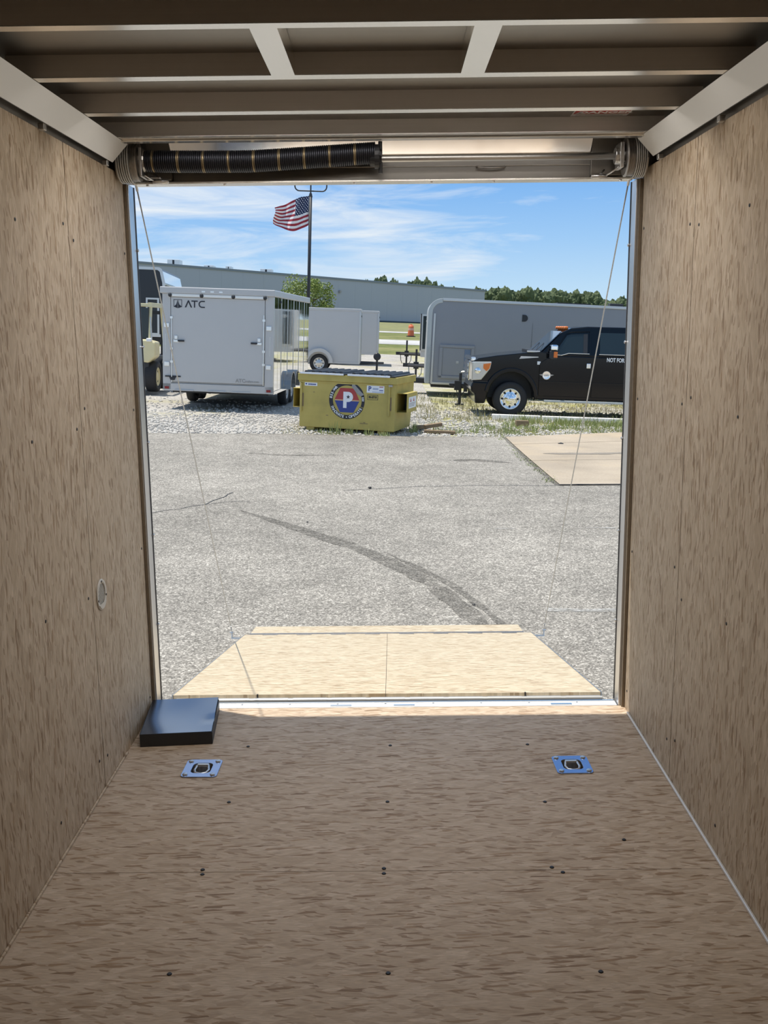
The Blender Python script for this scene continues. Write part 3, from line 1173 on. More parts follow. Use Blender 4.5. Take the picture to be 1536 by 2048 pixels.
lot = struct('asphalt_lot', strip_mesh(-18, 14, 200, lambda x: -6.0, edge, 60, 0, .06), MT['asphalt'], smooth=True)
struct('gravel_yard', strip_mesh(-60, 1.2, 130, lambda x: edge(max(-17.9, x)) - .7, lambda x: 57 + 1.5 * noise.noise((x * .15, 0, 1)), 60, -.022, 0, .016), MT['gravel'], smooth=True)
struct('gravel_verge', strip_mesh(1.2, 60, 110, lambda x: edge(min(13.9, x)) - .7, lambda x: 57 + 1.5 * noise.noise((x * .15, 0, 1)), 60, -.022, 0, .016), MT['gravel_dry'], smooth=True)
struct('meadow_strip', strip_mesh(-60, 70, 90, lambda x: 55.5, lambda x: 72.5, 8, -.03), MT['grass'], smooth=True)
struct('service_road', strip_mesh(-70, 80, 60, lambda x: 72.0, lambda x: 81.2, 4, .0), MT['road'], smooth=True)
struct('meadow_strip', strip_mesh(-80, 90, 60, lambda x: 81, lambda x: 102, 6, -.02), MT['grass'], smooth=True)
struct('service_road', strip_mesh(-80, 90, 40, lambda x: 101.5, lambda x: 106, 2, .01), MT['road'], smooth=True)
struct('field', strip_mesh(-150, 180, 60, lambda x: 105.5, lambda x: 420, 30, -.02), MT['grass2'], smooth=True)

# tan concrete pad at the edge of the lot
pad = struct('concrete_pad', strip_mesh(2.26, 10.5, 20, lambda x: 13.1 + (x - 2.26) * .10, lambda x: 19.4 + (x - 2.26) * .64, 12, .004), MT['stain_pale'])
PJ = [0, .42, .80, 1.0]


def pad_fn(t): return lambda x: (13.1 + (x - 2.26) * .10) * (1 - t) + (19.4 + (x - 2.26) * .64) * t


for k in range(3):
    for xa, xb in ((2.262, 6.2), (6.22, 10.5)):
        obj('concrete_slab', strip_mesh(xa, xb, 14, lambda x, k=k: pad_fn(PJ[k])(x) + .012, lambda x, k=k: pad_fn(PJ[k + 1])(x) - .012, 8, .016, .02), MT['concrete'], pad)


def ribbon(pts, wd, dz, wob=0.0, seed=0, taper=True):
    bm = B()
    k = 10
    P = []
    for (xa, ya), (xb, yb) in zip(pts, pts[1:]):
        for i in range(k):
            P.append((xa + (xb - xa) * i / k, ya + (yb - ya) * i / k))
    P.append(pts[-1])
    # smooth
    for _ in range(3):
        P = [P[0]] + [((P[i - 1][0] + 2 * P[i][0] + P[i + 1][0]) / 4, (P[i - 1][1] + 2 * P[i][1] + P[i + 1][1]) / 4) for i in range(1, len(P) - 1)] + [P[-1]]
    L_, R_ = [], []
    for i, (x, y) in enumerate(P):
        a, b_ = P[max(i - 1, 0)], P[min(i + 1, len(P) - 1)]
        dx, dy = b_[0] - a[0], b_[1] - a[1]
        m_ = math.hypot(dx, dy) or 1
        u = i / (len(P) - 1)
        ww = wd * (min(1, 6 * u, 6 * (1 - u)) * .9 + .1 if taper else 1) * (1 + .5 * noise.noise((x * 5 + seed, y * 5, 2)))
        ox = wob * noise.noise((x * 4 + seed, y * 4, 9))
        x2, y2 = x - dy / m_ * ox, y + dx / m_ * ox
        L_.append(bm.verts.new((x2 - dy / m_ * ww / 2, y2 + dx / m_ * ww / 2, G(x2, y2) + dz)))
        R_.append(bm.verts.new((x2 + dy / m_ * ww / 2, y2 - dx / m_ * ww / 2, G(x2, y2) + dz)))
    for i in range(len(P) - 1):
        bm.faces.new((L_[i], L_[i + 1], R_[i + 1], R_[i]))
    return bm


def streaky(name, base_scale, col):
    """tyre rubber that lets the asphalt grain through"""
    m = speckle(name, col[0], col[1], .8, 55, .9, None, bump=.3)
    return m


def soften(m, sc=9, lo=.34, hi=.62):
    """worn marks: grains of the surface below show through"""
    n, l = m.node_tree.nodes, m.node_tree.links
    t = n.new('ShaderNodeTexCoord')
    a = n.new('ShaderNodeTexNoise')
    a.inputs['Scale'].default_value = sc
    a.inputs['Detail'].default_value = 8
    a.inputs['Roughness'].default_value = .75
    l.new(t.outputs['Object'], a.inputs['Vector'])
    r_ = n.new('ShaderNodeMapRange')
    r_.inputs['From Min'].default_value = lo
    r_.inputs['From Max'].default_value = hi
    l.new(a.outputs['Fac'], r_.inputs['Value'])
    l.new(r_.outputs[0], n['Principled BSDF'].inputs['Alpha'])


rub = asphalt_mat('tyre_rubber_on_asphalt', .74)
soften(rub)
soften(MT['stain'])
soften(MT['paint_worn'], 7, .40, .58)
TM = [(-1.74, 11.26), (-.83, 10.0), (-.2, 9.07), (.32, 7.95), (.55, 7.14), (.72, 6.3)]
obj('tyre_mark', ribbon(TM, .17, .003, .02, 1), rub, lot)
obj('tyre_mark', ribbon([(x + .16, y - .02) for x, y in TM[2:]], .07, .0035, .01, 2), rub, lot)
obj('tyre_mark', ribbon([(1.0, 15.6), (1.3, 15.75), (1.9, 15.5)], .28, .003, .05, 3), MT['stain'], lot)
obj('tyre_mark', ribbon([(-2.4, 15.9), (-1.6, 15.8), (-.8, 15.95)], .10, .003, .05, 4), MT['stain'], lot)
obj('crack', ribbon([(-2.75, 11.14), (-2.5, 11.3), (-2.26, 11.58), (-2.1, 11.95), (-2.0, 12.4)], .014, .004, .06, 5, False), MT['black_iron'], lot)
obj('crack', ribbon([(-2.26, 11.58), (-2.0, 11.75), (-1.7, 11.8)], .010, .004, .05, 6, False), MT['black_iron'], lot)
obj('crack', ribbon([(-.6, 12.55), (.3, 12.9), (1.2, 13.05), (2.25, 13.08)], .014, .004, .05, 7, False), MT['black_iron'], lot)
obj('crack', ribbon([(2.23, 13.1), (2.22, 15.0), (2.23, 17.5), (2.24, 19.4)], .06, .005, .05, 18, False), MT['stain'], lot)
obj('crack', ribbon([(2.24, 13.09), (3.2, 13.18), (4.4, 13.3)], .03, .018, .02, 8, False), MT['black_iron'], lot)
obj('worn_line', ribbon([(1.15, 7.12), (1.65, 7.09), (2.3, 7.05)], .085, .004, .01, 9, False), MT['paint_worn'], lot)
obj('worn_line', ribbon([(1.08, 10.12), (1.3, 10.12)], .07, .004, .01, 10), MT['paint_worn'], lot)
obj('worn_line', ribbon([(2.0, 10.12), (2.45, 10.1)], .06, .004, .01, 11), MT['paint_worn'], lot)
obj('tyre_mark', ribbon([(2.6, 16.8), (3.4, 16.95), (4.6, 17.5)], .22, .020, .03, 12), MT['stain_pale'], lot)
s0 = None
for x, y, r_ in ((-.27, 12.75, .022), (2.42, 9.95, .02), (2.5, 9.8, .028), (.62, 7.25, .012), (3.2, 18.5, .05), (-.9, 10.5, .012)):
    bm = B()
    bmesh.ops.create_icosphere(bm, subdivisions=1, radius=r_)
    for v in bm.verts: v.co = Vector((v.co.x * 1.3, v.co.y, v.co.z * .6)) * (1 + .3 * noise.noise(v.co * 30))
    o = obj('pebble', bm, MT['black_iron'], lot)
    o.location = (x, y, G(x, y) + .012)

# crushed stone and weeds
rnd = random.Random(11)
bm = B()
ico = [Vector(v) for v in ((0, 0, 1), (.9, 0, .3), (.28, .85, .3), (-.72, .53, .3), (-.72, -.53, .3), (.28, -.85, .3))]
for i in range(9000):
    x = rnd.uniform(-7, 7)
    y = edge(x) + .02 + abs(rnd.gauss(0, 3.2))
    if y > 33: continue
    s = rnd.uniform(.012, .036) * (1 if rnd.random() > .05 else 1.7)
    q_ = Matrix.Rotation(rnd.uniform(0, 6.3), 3, 'Z')
    c = Vector((x, y, G(x, y) - .012))
    V = [bm.verts.new(c + q_ @ Vector((v.x * s * rnd.uniform(.7, 1.3), v.y * s * rnd.uniform(.7, 1.3), v.z * s * rnd.uniform(.5, .9)))) for v in ico]
    for k in range(5):
        bm.faces.new((V[0], V[1 + k], V[1 + (k + 1) % 5]))
    low = [bm.verts.new((v.co.x, v.co.y, c.z - .02)) for v in V[1:]]
    for k in range(5):
        bm.faces.new((V[1 + k], low[k], low[(k + 1) % 5], V[1 + (k + 1) % 5]))
o = obj('gravel_stones', bm, MT['stone'])
tag(o, 'loose pale crushed stones scattered over the yard behind the asphalt edge', 'gravel', kind='stuff')


def blades(spots, mat, name, label, cat):
    bm = B()
    for x, y, h, n_, spread in spots:
        for k in range(n_):
            a = rnd.uniform(0, 6.3)
            r_ = spread * math.sqrt(rnd.random())
            bx_, by_ = x + r_ * math.cos(a), y + r_ * math.sin(a)
            z = G(bx_, by_) - .02
            hh = h * rnd.uniform(.5, 1.2)
            lx, ly = rnd.uniform(-.5, .5) * hh, rnd.uniform(-.5, .5) * hh
            a2 = rnd.uniform(0, 3.15)
            wx, wy = .007 * math.cos(a2), .007 * math.sin(a2)
            v1 = bm.verts.new((bx_ - wx, by_ - wy, z))
            v2 = bm.verts.new((bx_ + wx, by_ + wy, z))
            v3 = bm.verts.new((bx_ + lx * .4 + wx * .7, by_ + ly * .4 + wy * .7, z + hh * .6))
            v4 = bm.verts.new((bx_ + lx * .4 - wx * .7, by_ + ly * .4 - wy * .7, z + hh * .6))
            v5 = bm.verts.new((bx_ + lx, by_ + ly, z + hh))
            bm.faces.new((v1, v2, v3, v4))
            bm.faces.new((v4, v3, v5))
    o = obj(name, bm, mat)
    tag(o, label, cat, kind='stuff')


sp_g, sp_d = [], []
for i in range(130):
    x = rnd.uniform(.9, 6.2)
    y = edge(x) + .25 + abs(rnd.gauss(0, 1.5))
    sp_g.append((x, y, rnd.uniform(.05, .16), 16, .16))
for i in range(80):
    x = rnd.uniform(2.9, 6)
    sp_g.append((x, rnd.uniform(22.2, 23.4), rnd.uniform(.08, .2), 18, .2))
for x, y, h in ((-1.05, 19.02, .26), (-.75, 19.1, .16), (-.4, 19.05, .14), (-.1, 19.0, .12), (-1.3, 19.1, .12), (.5, 19.7, .22), (.45, 20.0, .2), (2.45, 20.6, .22), (3.0, 20.9, .18)):
    sp_g.append((x, y, h, 26, .12))
for i in range(46):
    t = i / 45
    sp_g.append((2.22 + rnd.uniform(-.06, .04), 13.1 + 6.4 * t, rnd.uniform(.015, .055), 22, .10))
for i in range(380):
    x = rnd.uniform(.6, 7)
    sp_d.append((x, rnd.uniform(22.5, 31), rnd.uniform(.05, .16), 13, .3))
for i in range(120):
    x = rnd.uniform(-2, 6)
    sp_d.append((x, edge(x) + rnd.uniform(.05, 1.2), rnd.uniform(.03, .09), 8, .2))
blades(sp_g, MT['weed'], 'weeds', 'green weeds growing in the gravel verge and along the concrete pad', 'weeds')
blades(sp_d, MT['drygrass'], 'dry_grass', 'dry yellowish grass growing around the black truck and gravel verge', 'grass')

# ------------------------------------------------------------------ yellow front-load dumpster
dW, dD, dH = 1.94, 1.50, 1.10
dp = thing('dumpster', 'yellow steel dumpster with black ribbed lids and a round logo at the asphalt edge', 'dumpster')
yard(dp, -1.80, 19.62, .0, R(-15))
bm = B()
prism(bm, [(0, .06), (0, dH - .02), (dD, dH - .02), (dD, .80), (dD - .22, .06)], 'x', 0, dW)
obj('body', bm, MT['dumpster'], dp, bevel=.008)
bm = B()
box(bm, -.035, dW + .035, -.035, -.001, dH - .13, dH)
box(bm, dW + .001, dW + .035, -.001, dD + .02, dH - .13, dH)
box(bm, -.035, -.001, -.001, dD + .02, dH - .13, dH)
obj('top_rail', bm, MT['dumpster'], dp, bevel=.006)
bm = B()
box(bm, -.02, dW + .02, -.012, -.0005, dH - .17, dH - .135)
obj('rail_weld', bm, MT['dumpster'], dp, bevel=.003)
for xa in (.14, dW - .34):
    obj('foot', bx(xa, xa + .16, .03, dD - .3, -.02, .058), MT['dumpster'], dp, bevel=.005)
for xa, xb in ((.0, .93), (.97, dW)):
    lid = obj('lid', bx(xa + .0, xb, -.05, dD + .02, dH + .003, dH + .028), MT['black'], dp, bevel=.008)
    obj('lid_glare_strip', bx(xa + .02, xb - .10 if xa else xb - .02, -.066, -.0505, dH - .004, dH + .030), MT['white_ink'], lid, bevel=.003)  # white strip paints the sun glare along the black lid's front edge
    r0 = None
    for k in range(6):
        bm = B()
        x = xa + .10 + k * .143
        prism(bm, [(x, dH + .0285), (x + .015, dH + .062), (x + .065, dH + .062), (x + .08, dH + .0285)], 'y', -.03, dD - .05)
        obj('lid_rib', bm, MT['black'], lid)
for sgn, x0 in ((1, dW), (-1, 0)):
    bm = B()
    xa, xb = (x0 + .001, x0 + .20) if sgn > 0 else (x0 - .20, x0 - .001)
    y0, y1, z0, z1 = .16, .98, .42, .80
    for b_ in ((xa, xb, y0, y1, z1 - .012, z1), (xa, xb, y0 + (.0), y1, z0, z0 + .012)):
        box(bm, *b_)
    xo = xb - .012 if sgn > 0 else xa
    box(bm, xo, xo + .012, y0 + .02, y1, z0 + .012, z1 - .012)
    pk = obj('fork_pocket', bm, MT['dumpster'], dp, bevel=.004)
    xi_ = (xa + .001, xb - .013) if sgn > 0 else (xa + .013, xb - .001)
    obj('pocket_back', bx(xi_[0], xi_[1], y1 - .2, y1 - .01, z0 + .013, z1 - .013), MT['black'], pk)
    if sgn > 0:
        obj('warning_sticker', bx(xb + .0005, xb + .003, .30, .90, .50, .72), MT['white_ink'], dp)
        for yy in (.45, .70):
            obj('sticker_triangle', prism(B(), [(yy - .05, .625), (yy + .05, .625), (yy, .70)], 'x', xb + .0032, xb + .0045), MT['red_ink'], dp)
        bm = B()
        for k in range(3):
            box(bm, xb + .0032, xb + .0045, .34, .84 - .05 * k, .59 - k * .028, .602 - k * .028)
        obj('sticker_print', bm, MT['grey_ink'], dp)['kind'] = 'stuff'
    xg = x0 - .13 if sgn > 0 else x0 + .02
    obj('gusset_bar', bx(xg, xg + .035, -.03, -.001, .36, .92), MT['dumpster'], dp, bevel=.004)
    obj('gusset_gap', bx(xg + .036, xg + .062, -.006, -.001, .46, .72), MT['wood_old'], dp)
obj('lid_bracket', bx(dW - .13, dW - .05, -.028, -.001, .92, 1.0 - .04), MT['galv'], dp, bevel=.003)
# logo on the front
lx, lz, ro, ri = .975, .62, .365, .288
lg = obj('logo_ring', ring_poly(B(), ri, ro, lx, lz, -.004, -.001, 64, R(28), R(28 + 309)), MT['black_ink'], dp)
obj('logo_scuff', ring_poly(B(), ri + .012, ro - .005, lx, lz, -.0045, -.0008, 14, R(-22 + 1), R(28)), MT['black_ink'], dp)
bm = B()
prism(bm, [(lx + ro * math.cos(R(72)), lz + ro * math.sin(R(72))), (lx + ri * math.cos(R(72)), lz + ri * math.sin(R(72))),
           (lx + .20, lz + .14), (lx + ri * math.cos(R(18)), lz + ri * math.sin(R(18))), (lx + ro * math.cos(R(20)), lz + ro * math.sin(R(20))), (lx + .27, lz + .19)], 'y', -.0058, -.0044)
obj('scuffed_patch', bm, MT['grey_ink'], dp, label='grey scuffed patch worn through the logo ring')


def hexa(h0, h1, s):
    P = []
    Wt, Ht = .255 * s, .235 * s

    def wx(z): return Wt - (abs(z) / Ht) * (Wt * .45)
    return [(lx - wx(h0), lz + h0), (lx + wx(h0), lz + h0), (lx + wx(h1), lz + h1), (lx - wx(h1), lz + h1)]


obj('logo_red', prism(B(), hexa(.012, .235, 1), 'y', -.004, -.001), MT['red_ink'], dp)
obj('logo_blue', prism(B(), hexa(-.235, -.012, 1), 'y', -.004, -.001), MT['blue_ink'], dp)
obj('logo_bar', prism(B(), hexa(-.0118, .0118, .98), 'y', -.0036, -.001), plain('peach_print', (.62, .38, .22), .5), dp)
pz, px_, pr_ = lz + .165, lx - .075, .098
Pp = [(px_, lz - .15), (px_, pz), (px_ + .10, pz)] + [(px_ + .10 + pr_ * math.cos(R(a)), pz - pr_ + pr_ * math.sin(R(a))) for a in range(75, -91, -15)] + [(px_ + .07, pz - 2 * pr_), (px_ + .07, lz - .15)]
obj('logo_letter', prism(B(), Pp, 'y', -.0065, -.0035), MT['white_ink'], dp)
bm = B()
st = []
for k in range(10):
    a = R(90 + 36 * k)
    r_ = .042 if k % 2 == 0 else .018
    st.append((lx + .025 + r_ * math.cos(a), lz + .066 + r_ * math.sin(a)))
prism(bm, st, 'y', -.0085, -.0062)
obj('logo_star', bm, MT['black_ink'], dp)


def arc_text(name, s, size, rad, a_start, a_end, inward):
    """letters one by one on a circle; inward=True reads along the bottom"""
    n_ = len(s)
    bmall = B()
    for k, ch in enumerate(s):
        if ch == ' ': continue
        a = a_start + (a_end - a_start) * k / (n_ - 1)
        m_ = text_mesh(ch, size, .002, .0012)
        rot = (a + math.pi / 2) if inward else (a - math.pi / 2)
        mtx = Matrix.Translation((lx + rad * math.cos(a), -.0062, lz + rad * math.sin(a))) @ Matrix.Rotation(-rot, 4, 'Y') @ Matrix(((1, 0, 0, 0), (0, 0, -1, 0), (0, 1, 0, 0), (0, 0, 0, 1)))
        m_.transform(mtx)
        bmall.from_mesh(m_)
        bpy.data.meshes.remove(m_)
    return obj(name, bmall, MT['white_ink'], dp)


rm = (ri + ro) / 2
arc_text('logo_lettering', 'INNOVATE', .072, rm, R(204), R(257), True)
arc_text('logo_lettering', 'OPERATE', .072, rm, R(283), R(331), True)
arc_text('logo_lettering', '*', .09, rm - .01, R(269), R(270), True) if False else None
bm = B()
cyl(bm, (lx, -.0065, lz - rm), (lx, -.0042, lz - rm), .013, n=8)
obj('logo_dot', bm, MT['white_ink'], dp)
arc_text('logo_lettering', '855-WA', .070, rm, R(172), R(132), False)
bm = B()
for a0 in (99, 94, 89, 84):
    a = R(a0)
    prism(bm, [(lx + r_ * math.cos(a + da), lz + r_ * math.sin(a + da)) for r_, da in ((rm - .012, -.02), (rm + .014, -.02), (rm + .014, .03), (rm - .012, .03))], 'y', -.0062, -.0042)
for a0 in (11, 6, 1):
    a = R(a0)
    prism(bm, [(lx + r_ * math.cos(a + da), lz + r_ * math.sin(a + da)) for r_, da in ((rm - .02, -.02), (rm + .02, -.02), (rm + .02, .03), (rm - .02, .03))], 'y', -.0062, -.0046)
obj('worn_print', bm, MT['white_ink'], dp)['kind'] = 'stuff'
# stickers
obj('front_sticker', bx(1.37, 1.72, -.003, -.001, .79, .93), MT['white_ink'], dp)
text_part('sticker_lettering', 'P', .12, MT['blue_ink'], dp, Matrix.Translation((1.43, -.0045, .865)), .003)
bm = B()
box(bm, 1.49, 1.60, -.0042, -.003, .85, .885)
box(bm, 1.48, 1.70, -.0042, -.003, .80, .815)
obj('sticker_print', bm, plain('pale_blue_print', (.40, .46, .60), .5), dp)['kind'] = 'stuff'
bm = B()
box(bm, 1.62, 1.70, -.0042, -.003, .90, .914)
obj('sticker_red_line', bm, MT['red_ink'], dp)
bm = B()
box(bm, 1.62, 1.70, -.0042, -.003, .835, .85)
obj('sticker_blue_line', bm, MT['blue_ink'], dp)
bm = B()
for b_ in ((1.385, 1.60, .745, .752), (1.385, 1.60, .655, .662), (1.385, 1.392, .662, .745), (1.593, 1.60, .662, .745)):
    box(bm, b_[0], b_[1], -.003, -.001, b_[2], b_[3])
obj('number_border', bm, MT['black_ink'], dp)
text_part('number_lettering', 'IN-0710', .062, MT['black_ink'], dp, Matrix.Translation((1.493, -.0035, .704)), .002, .78)
obj('side_sticker', bx(.10, .36, -.003, -.001, .865, .93), MT['white_ink'], dp)
bm = B()
box(bm, .115, .15, -.0042, -.003, .888, .912)
for k in range(6):
    box(bm, .175 + k * .027, .197 + k * .027, -.0042, -.003, .882, .908)
obj('sticker_print', bm, MT['blue_ink'], dp)['kind'] = 'stuff'
bm = B()
for xa, za, l_ in ((.55, .30, .05), (1.25, .18, .16), (1.32, .20, .04), (.28, .74, .03)):
    box(bm, xa, xa + l_, -.0022, -.001, za, za + .012)
obj('rust_scratch', bm, MT['wood_old'], dp)['kind'] = 'stuff'

# boards and a block lying by it
for i, (X, Y, Z, rz, ry, l_, wd, hh, lb) in enumerate((
        (.68, 19.72, 0, -4, 0, .62, .16, .055, 'long weathered board lying flat on the gravel beside the dumpster'),
        (.72, 19.95, .06, 14, -9, .36, .14, .07, 'short tilted offcut of wood resting on the long board by the dumpster'),
        (.55, 20.30, .0, 40, 0, .30, .12, .08, 'dark wood offcut behind the tilted piece near the dumpster'))):
    p_ = obj('wood_plank', bx(0, l_, 0, wd, 0, hh), MT['wood_old'], bevel=.006)
    tag(p_, lb, 'board')
    p_.matrix_basis = TILT @ Matrix.Translation((X, Y, Z)) @ Matrix.Rotation(R(rz), 4, 'Z') @ Matrix.Rotation(R(ry), 4, 'Y')
p_ = obj('wood_block', bx(-.14, .14, -.07, .07, 0, .12), MT['wood_old'], bevel=.008)
tag(p_, 'small dark wood block standing alone on the gravel in front of the truck', 'block')
yard(p_, 2.92, 21.9, 0, R(5))
# concrete parking curbs in front of the truck
for X, Y, l_, rz, lb in ((2.42, 23.55, 1.15, -1.5, 'short pale concrete curb piece in front of the truck wheel'),
                         (3.60, 23.5, 2.9, .6, 'long pale concrete curb lying beside the truck running board')):
    bm = prism(B(), [(-.11, -.03), (.11, -.03), (.08, .10), (-.08, .10)], 'x', 0, l_)
    for v in bm.verts: v.co += Vector((0, .01 * noise.noise(v.co * 3), 0))
    p_ = obj('parking_curb', bm, MT['concrete_curb'], bevel=.015)
    tag(p_, lb, 'curb')
    yard(p_, X, Y, 0, R(rz))

# ------------------------------------------------------------------ vehicles and trailers in the yard
def wheel(parent, x, y, z, r_, wd, axis='x', side=1, rim=None, holes=8):
    """tyre (part) carrying its rim and hub (sub-parts); the outer face looks along side*axis"""
    k = r_
    bm = lathe(B(), [(k * .60, -wd * .42), (k * .80, -wd * .5), (k * .95, -wd * .46), (k, -wd * .32), (k, wd * .32), (k * .95, wd * .46), (k * .80, wd * .5), (k * .60, wd * .42), (k * .56, 0)], (0, 0, 0), axis, 36, False)
    t = obj('wheel', bm, MT['rubber'], parent, smooth=True)
    t.location = (x, y, z)
    s = side
    bm = lathe(B(), [(k * .61, s * wd * .40), (k * .57, s * wd * .44), (k * .54, s * wd * .30), (k * .46, s * wd * .26), (k * .26, s * wd * .34), (k * .22, s * wd * .40), (.001, s * wd * .42)], (0, 0, 0), axis, 32, False)
    obj('rim', bm, rim or MT['white'], t, smooth=True)
    bm = B()
    ax = Vector((1, 0, 0)) if axis == 'x' else Vector((0, 1, 0))
    u, v = frame_of(ax)
    for i in range(holes):
        a = 2 * math.pi * i / holes
        c = (u * math.cos(a) + v * math.sin(a)) * k * .44
        cyl(bm, c + ax * s * wd * .262, c + ax * s * wd * .30, k * .065, n=10)
    obj('rim_slot', bm, MT['black'], t)
    return t


# --- white cargo trailer with its rear ramp door towards us
aW, aL, aB, aT = 2.56, 6.2, .46, 2.62
at = thing('cargo_trailer', 'big white cargo trailer with black emblem and ATC lettering on its rear door', 'trailer')
yard(at, -4.0, 23.06, 0, R(-2.8))
h = aW / 2
obj('body', bx(-h + .03, h - .012, .02, aL, aB, aT), MT['white'], at, bevel=.02)
bm = B()
for sg in (-1, 1):
    a, b_ = sorted((sg * h, sg * (h - .19)))
    box(bm, a, b_, -.02, .10, aB - .02, aT)
box(bm, -h, h, -.02, .10, aB - .04, aB + .13)
obj('rear_frame', bm, MT['white'], at, bevel=.008)
bm = B()
box(bm, -h - .045, h + .03, -.07, aL + .05, aT, aT + .15)
obj('roof_rail', bm, MT['white'], at, bevel=.02)
obj('rail_light_panel', bx(-h + .14, h - .14, -.066, -.02, aT - .07, aT - .001), MT['cove'], at, bevel=.01)
dr = obj('ramp_door', bx(-h + .20, h - .20, -.028, .02, aB + .17, aT - .075), MT['white'], at, bevel=.01)
obj('door_seal', bx(-h + .19, h - .19, -.022, .015, aB + .155, aB + .168), MT['grey_ink'], at)
for sg in (-1, 1):
    bm = B()
    x = sg * (h - .215)
    cyl(bm, (x, -.045, aB + .15), (x, -.045, aT - .42 if sg > 0 else aT - .55), .012, n=8)
    for zz in (.95, 1.25, 1.95):
        box(bm, x - .03, x + .03, -.055, -.028, aB + zz - .35, aB + zz - .30)
    obj('lock_bar', bm, MT['alu_bright'], at)
    bm = B()
    xc = sg * (h - .32)
    box(bm, xc - .06, xc + .06, -.05, -.0285, 1.53, 1.585)
    box(bm, xc - .035, xc + .035, -.055, -.0285, 1.60, 1.68)
    obj('latch_plate', bm, MT['alu_bright'], at, bevel=.006)
    xh = sg * (h - .435)
    obj('latch_handle', bx(xh - .075, xh + .075, -.07, -.03, 1.545, 1.585), MT['black'], at, bevel=.008)
    for zz in (.98, 1.86):
        obj('hinge', bx(sg * (h - .10) - .06, sg * (h - .10) + .06, -.045, -.0205, zz + .0, zz + .10), MT['alu_bright'], at, bevel=.01)
    obj('tail_light', bx(sg * (h - .095) - .05, sg * (h - .095) + .05, -.026, -.0205, aB + .0, aB + .055), MT['red_lens'], at)
    obj('grab_slot', bx(sg * (h - .075) - .012, sg * (h - .075) + .012, -.025, -.0205, 1.28, 1.72), MT['alu'], at, bevel=.005)
for k in range(4):
    x = -h + .19 + k * (aW - .38) / 3
    lo = obj('marker_light', lathe(B(), [(.001, -.022), (.038, -.018), (.045, -.004), (.045, .0)], (0, 0, 0), 'y', 16), MT['black'], at, smooth=True)
    lo.location = (x, -.0665, aT - .035)
bm = B()
for x in (-.32, -.12, .08):
    box(bm, x - .04, x + .04, -.078, -.0705, aT + .045, aT + .075)
obj('rail_lamp', bm, MT['alu_bright'], at)
bm = B()
for x in (-.78, -.02, .55):
    box(bm, x - .22, x + .22, -.045, -.0205, aB - .038, aB - .012)
obj('sill_hinge', bm, MT['white'], at, bevel=.004)
bm = B()
box(bm, -1.22, -.86, -.045, -.0285, .735, .765)
prism(bm, [(-1.12, .735), (-.97, .735), (-1.0, .665), (-1.09, .665)], 'y', -.06, -.0285)
obj('plate_holder', bm, MT['black'], at)
# emblem and lettering
ez, ex = 2.395, -.92


def shrink(bm_):
    for v_ in bm_.verts:
        v_.co.x = ex + (v_.co.x - ex) * .66
        v_.co.z = ez + (v_.co.z - ez) * .66


bm = B()
s_ = .145
for b_ in ((-s_, -s_ + .016, -.10, s_), (s_ - .016, s_, -.10, s_), (-s_, s_, s_ - .016, s_)):
    box(bm, ex + b_[0], ex + b_[1], -.033, -.0285, ez + b_[2], ez + b_[3])
prism(bm, [(ex - s_, ez - .105), (ex - .05, ez - .02), (ex - .008, ez + .125), (ex - .008, ez - .15)], 'y', -.034, -.0285)
prism(bm, [(ex + s_, ez - .105), (ex + .05, ez - .02), (ex + .008, ez + .125), (ex + .008, ez - .15)], 'y', -.034, -.0285)
shrink(bm)
obj('emblem', bm, MT['black_ink'], at)
bm = B()
tx = ex + .245
t_ = .040
H2, D2 = .125, -.115
prism(bm, [(tx, ez + D2), (tx + .11, ez + H2), (tx + .145, ez + H2), (tx + .255, ez + D2), (tx + .205, ez + D2), (tx + .127, ez + H2 - .06), (tx + .048, ez + D2)], 'y', -.034, -.0285)
tx2 = tx + .23
prism(bm, [(tx2, ez + H2), (tx2 + .22, ez + H2), (tx2 + .22, ez + H2 - t_), (tx2 + .13, ez + H2 - t_), (tx2 + .13, ez + D2), (tx2 + .09, ez + D2), (tx2 + .09, ez + H2 - t_), (tx2, ez + H2 - t_)], 'y', -.034, -.0285)
tx3 = tx2 + .25
rC = (H2 - D2) / 2
cz = ez + (H2 + D2) / 2
outer = [(tx3 + .22, cz + rC)] + [(tx3 + rC + rC * math.cos(R(a)), cz + rC * math.sin(R(a))) for a in range(90, 271, 15)] + [(tx3 + .22, cz - rC)]
inner = [(tx3 + .22, cz - rC + t_)] + [(tx3 + rC + (rC - t_) * math.cos(R(a)), cz + (rC - t_) * math.sin(R(a))) for a in range(270, 89, -15)] + [(tx3 + .22, cz + rC - t_)]
prism(bm, outer + inner, 'y', -.034, -.0285)
shrink(bm)
obj('lettering', bm, MT['black_ink'], at)
text_part('lettering', 'ATC', .115, MT['grey_ink'], at, Matrix.Translation((.42, -.0315, .70)), .003, align='LEFT')
text_part('lettering', 'trailers.com', .075, MT['grey_ink'], at, Matrix.Translation((.645, -.0315, .69)), .001, .88, align='LEFT')
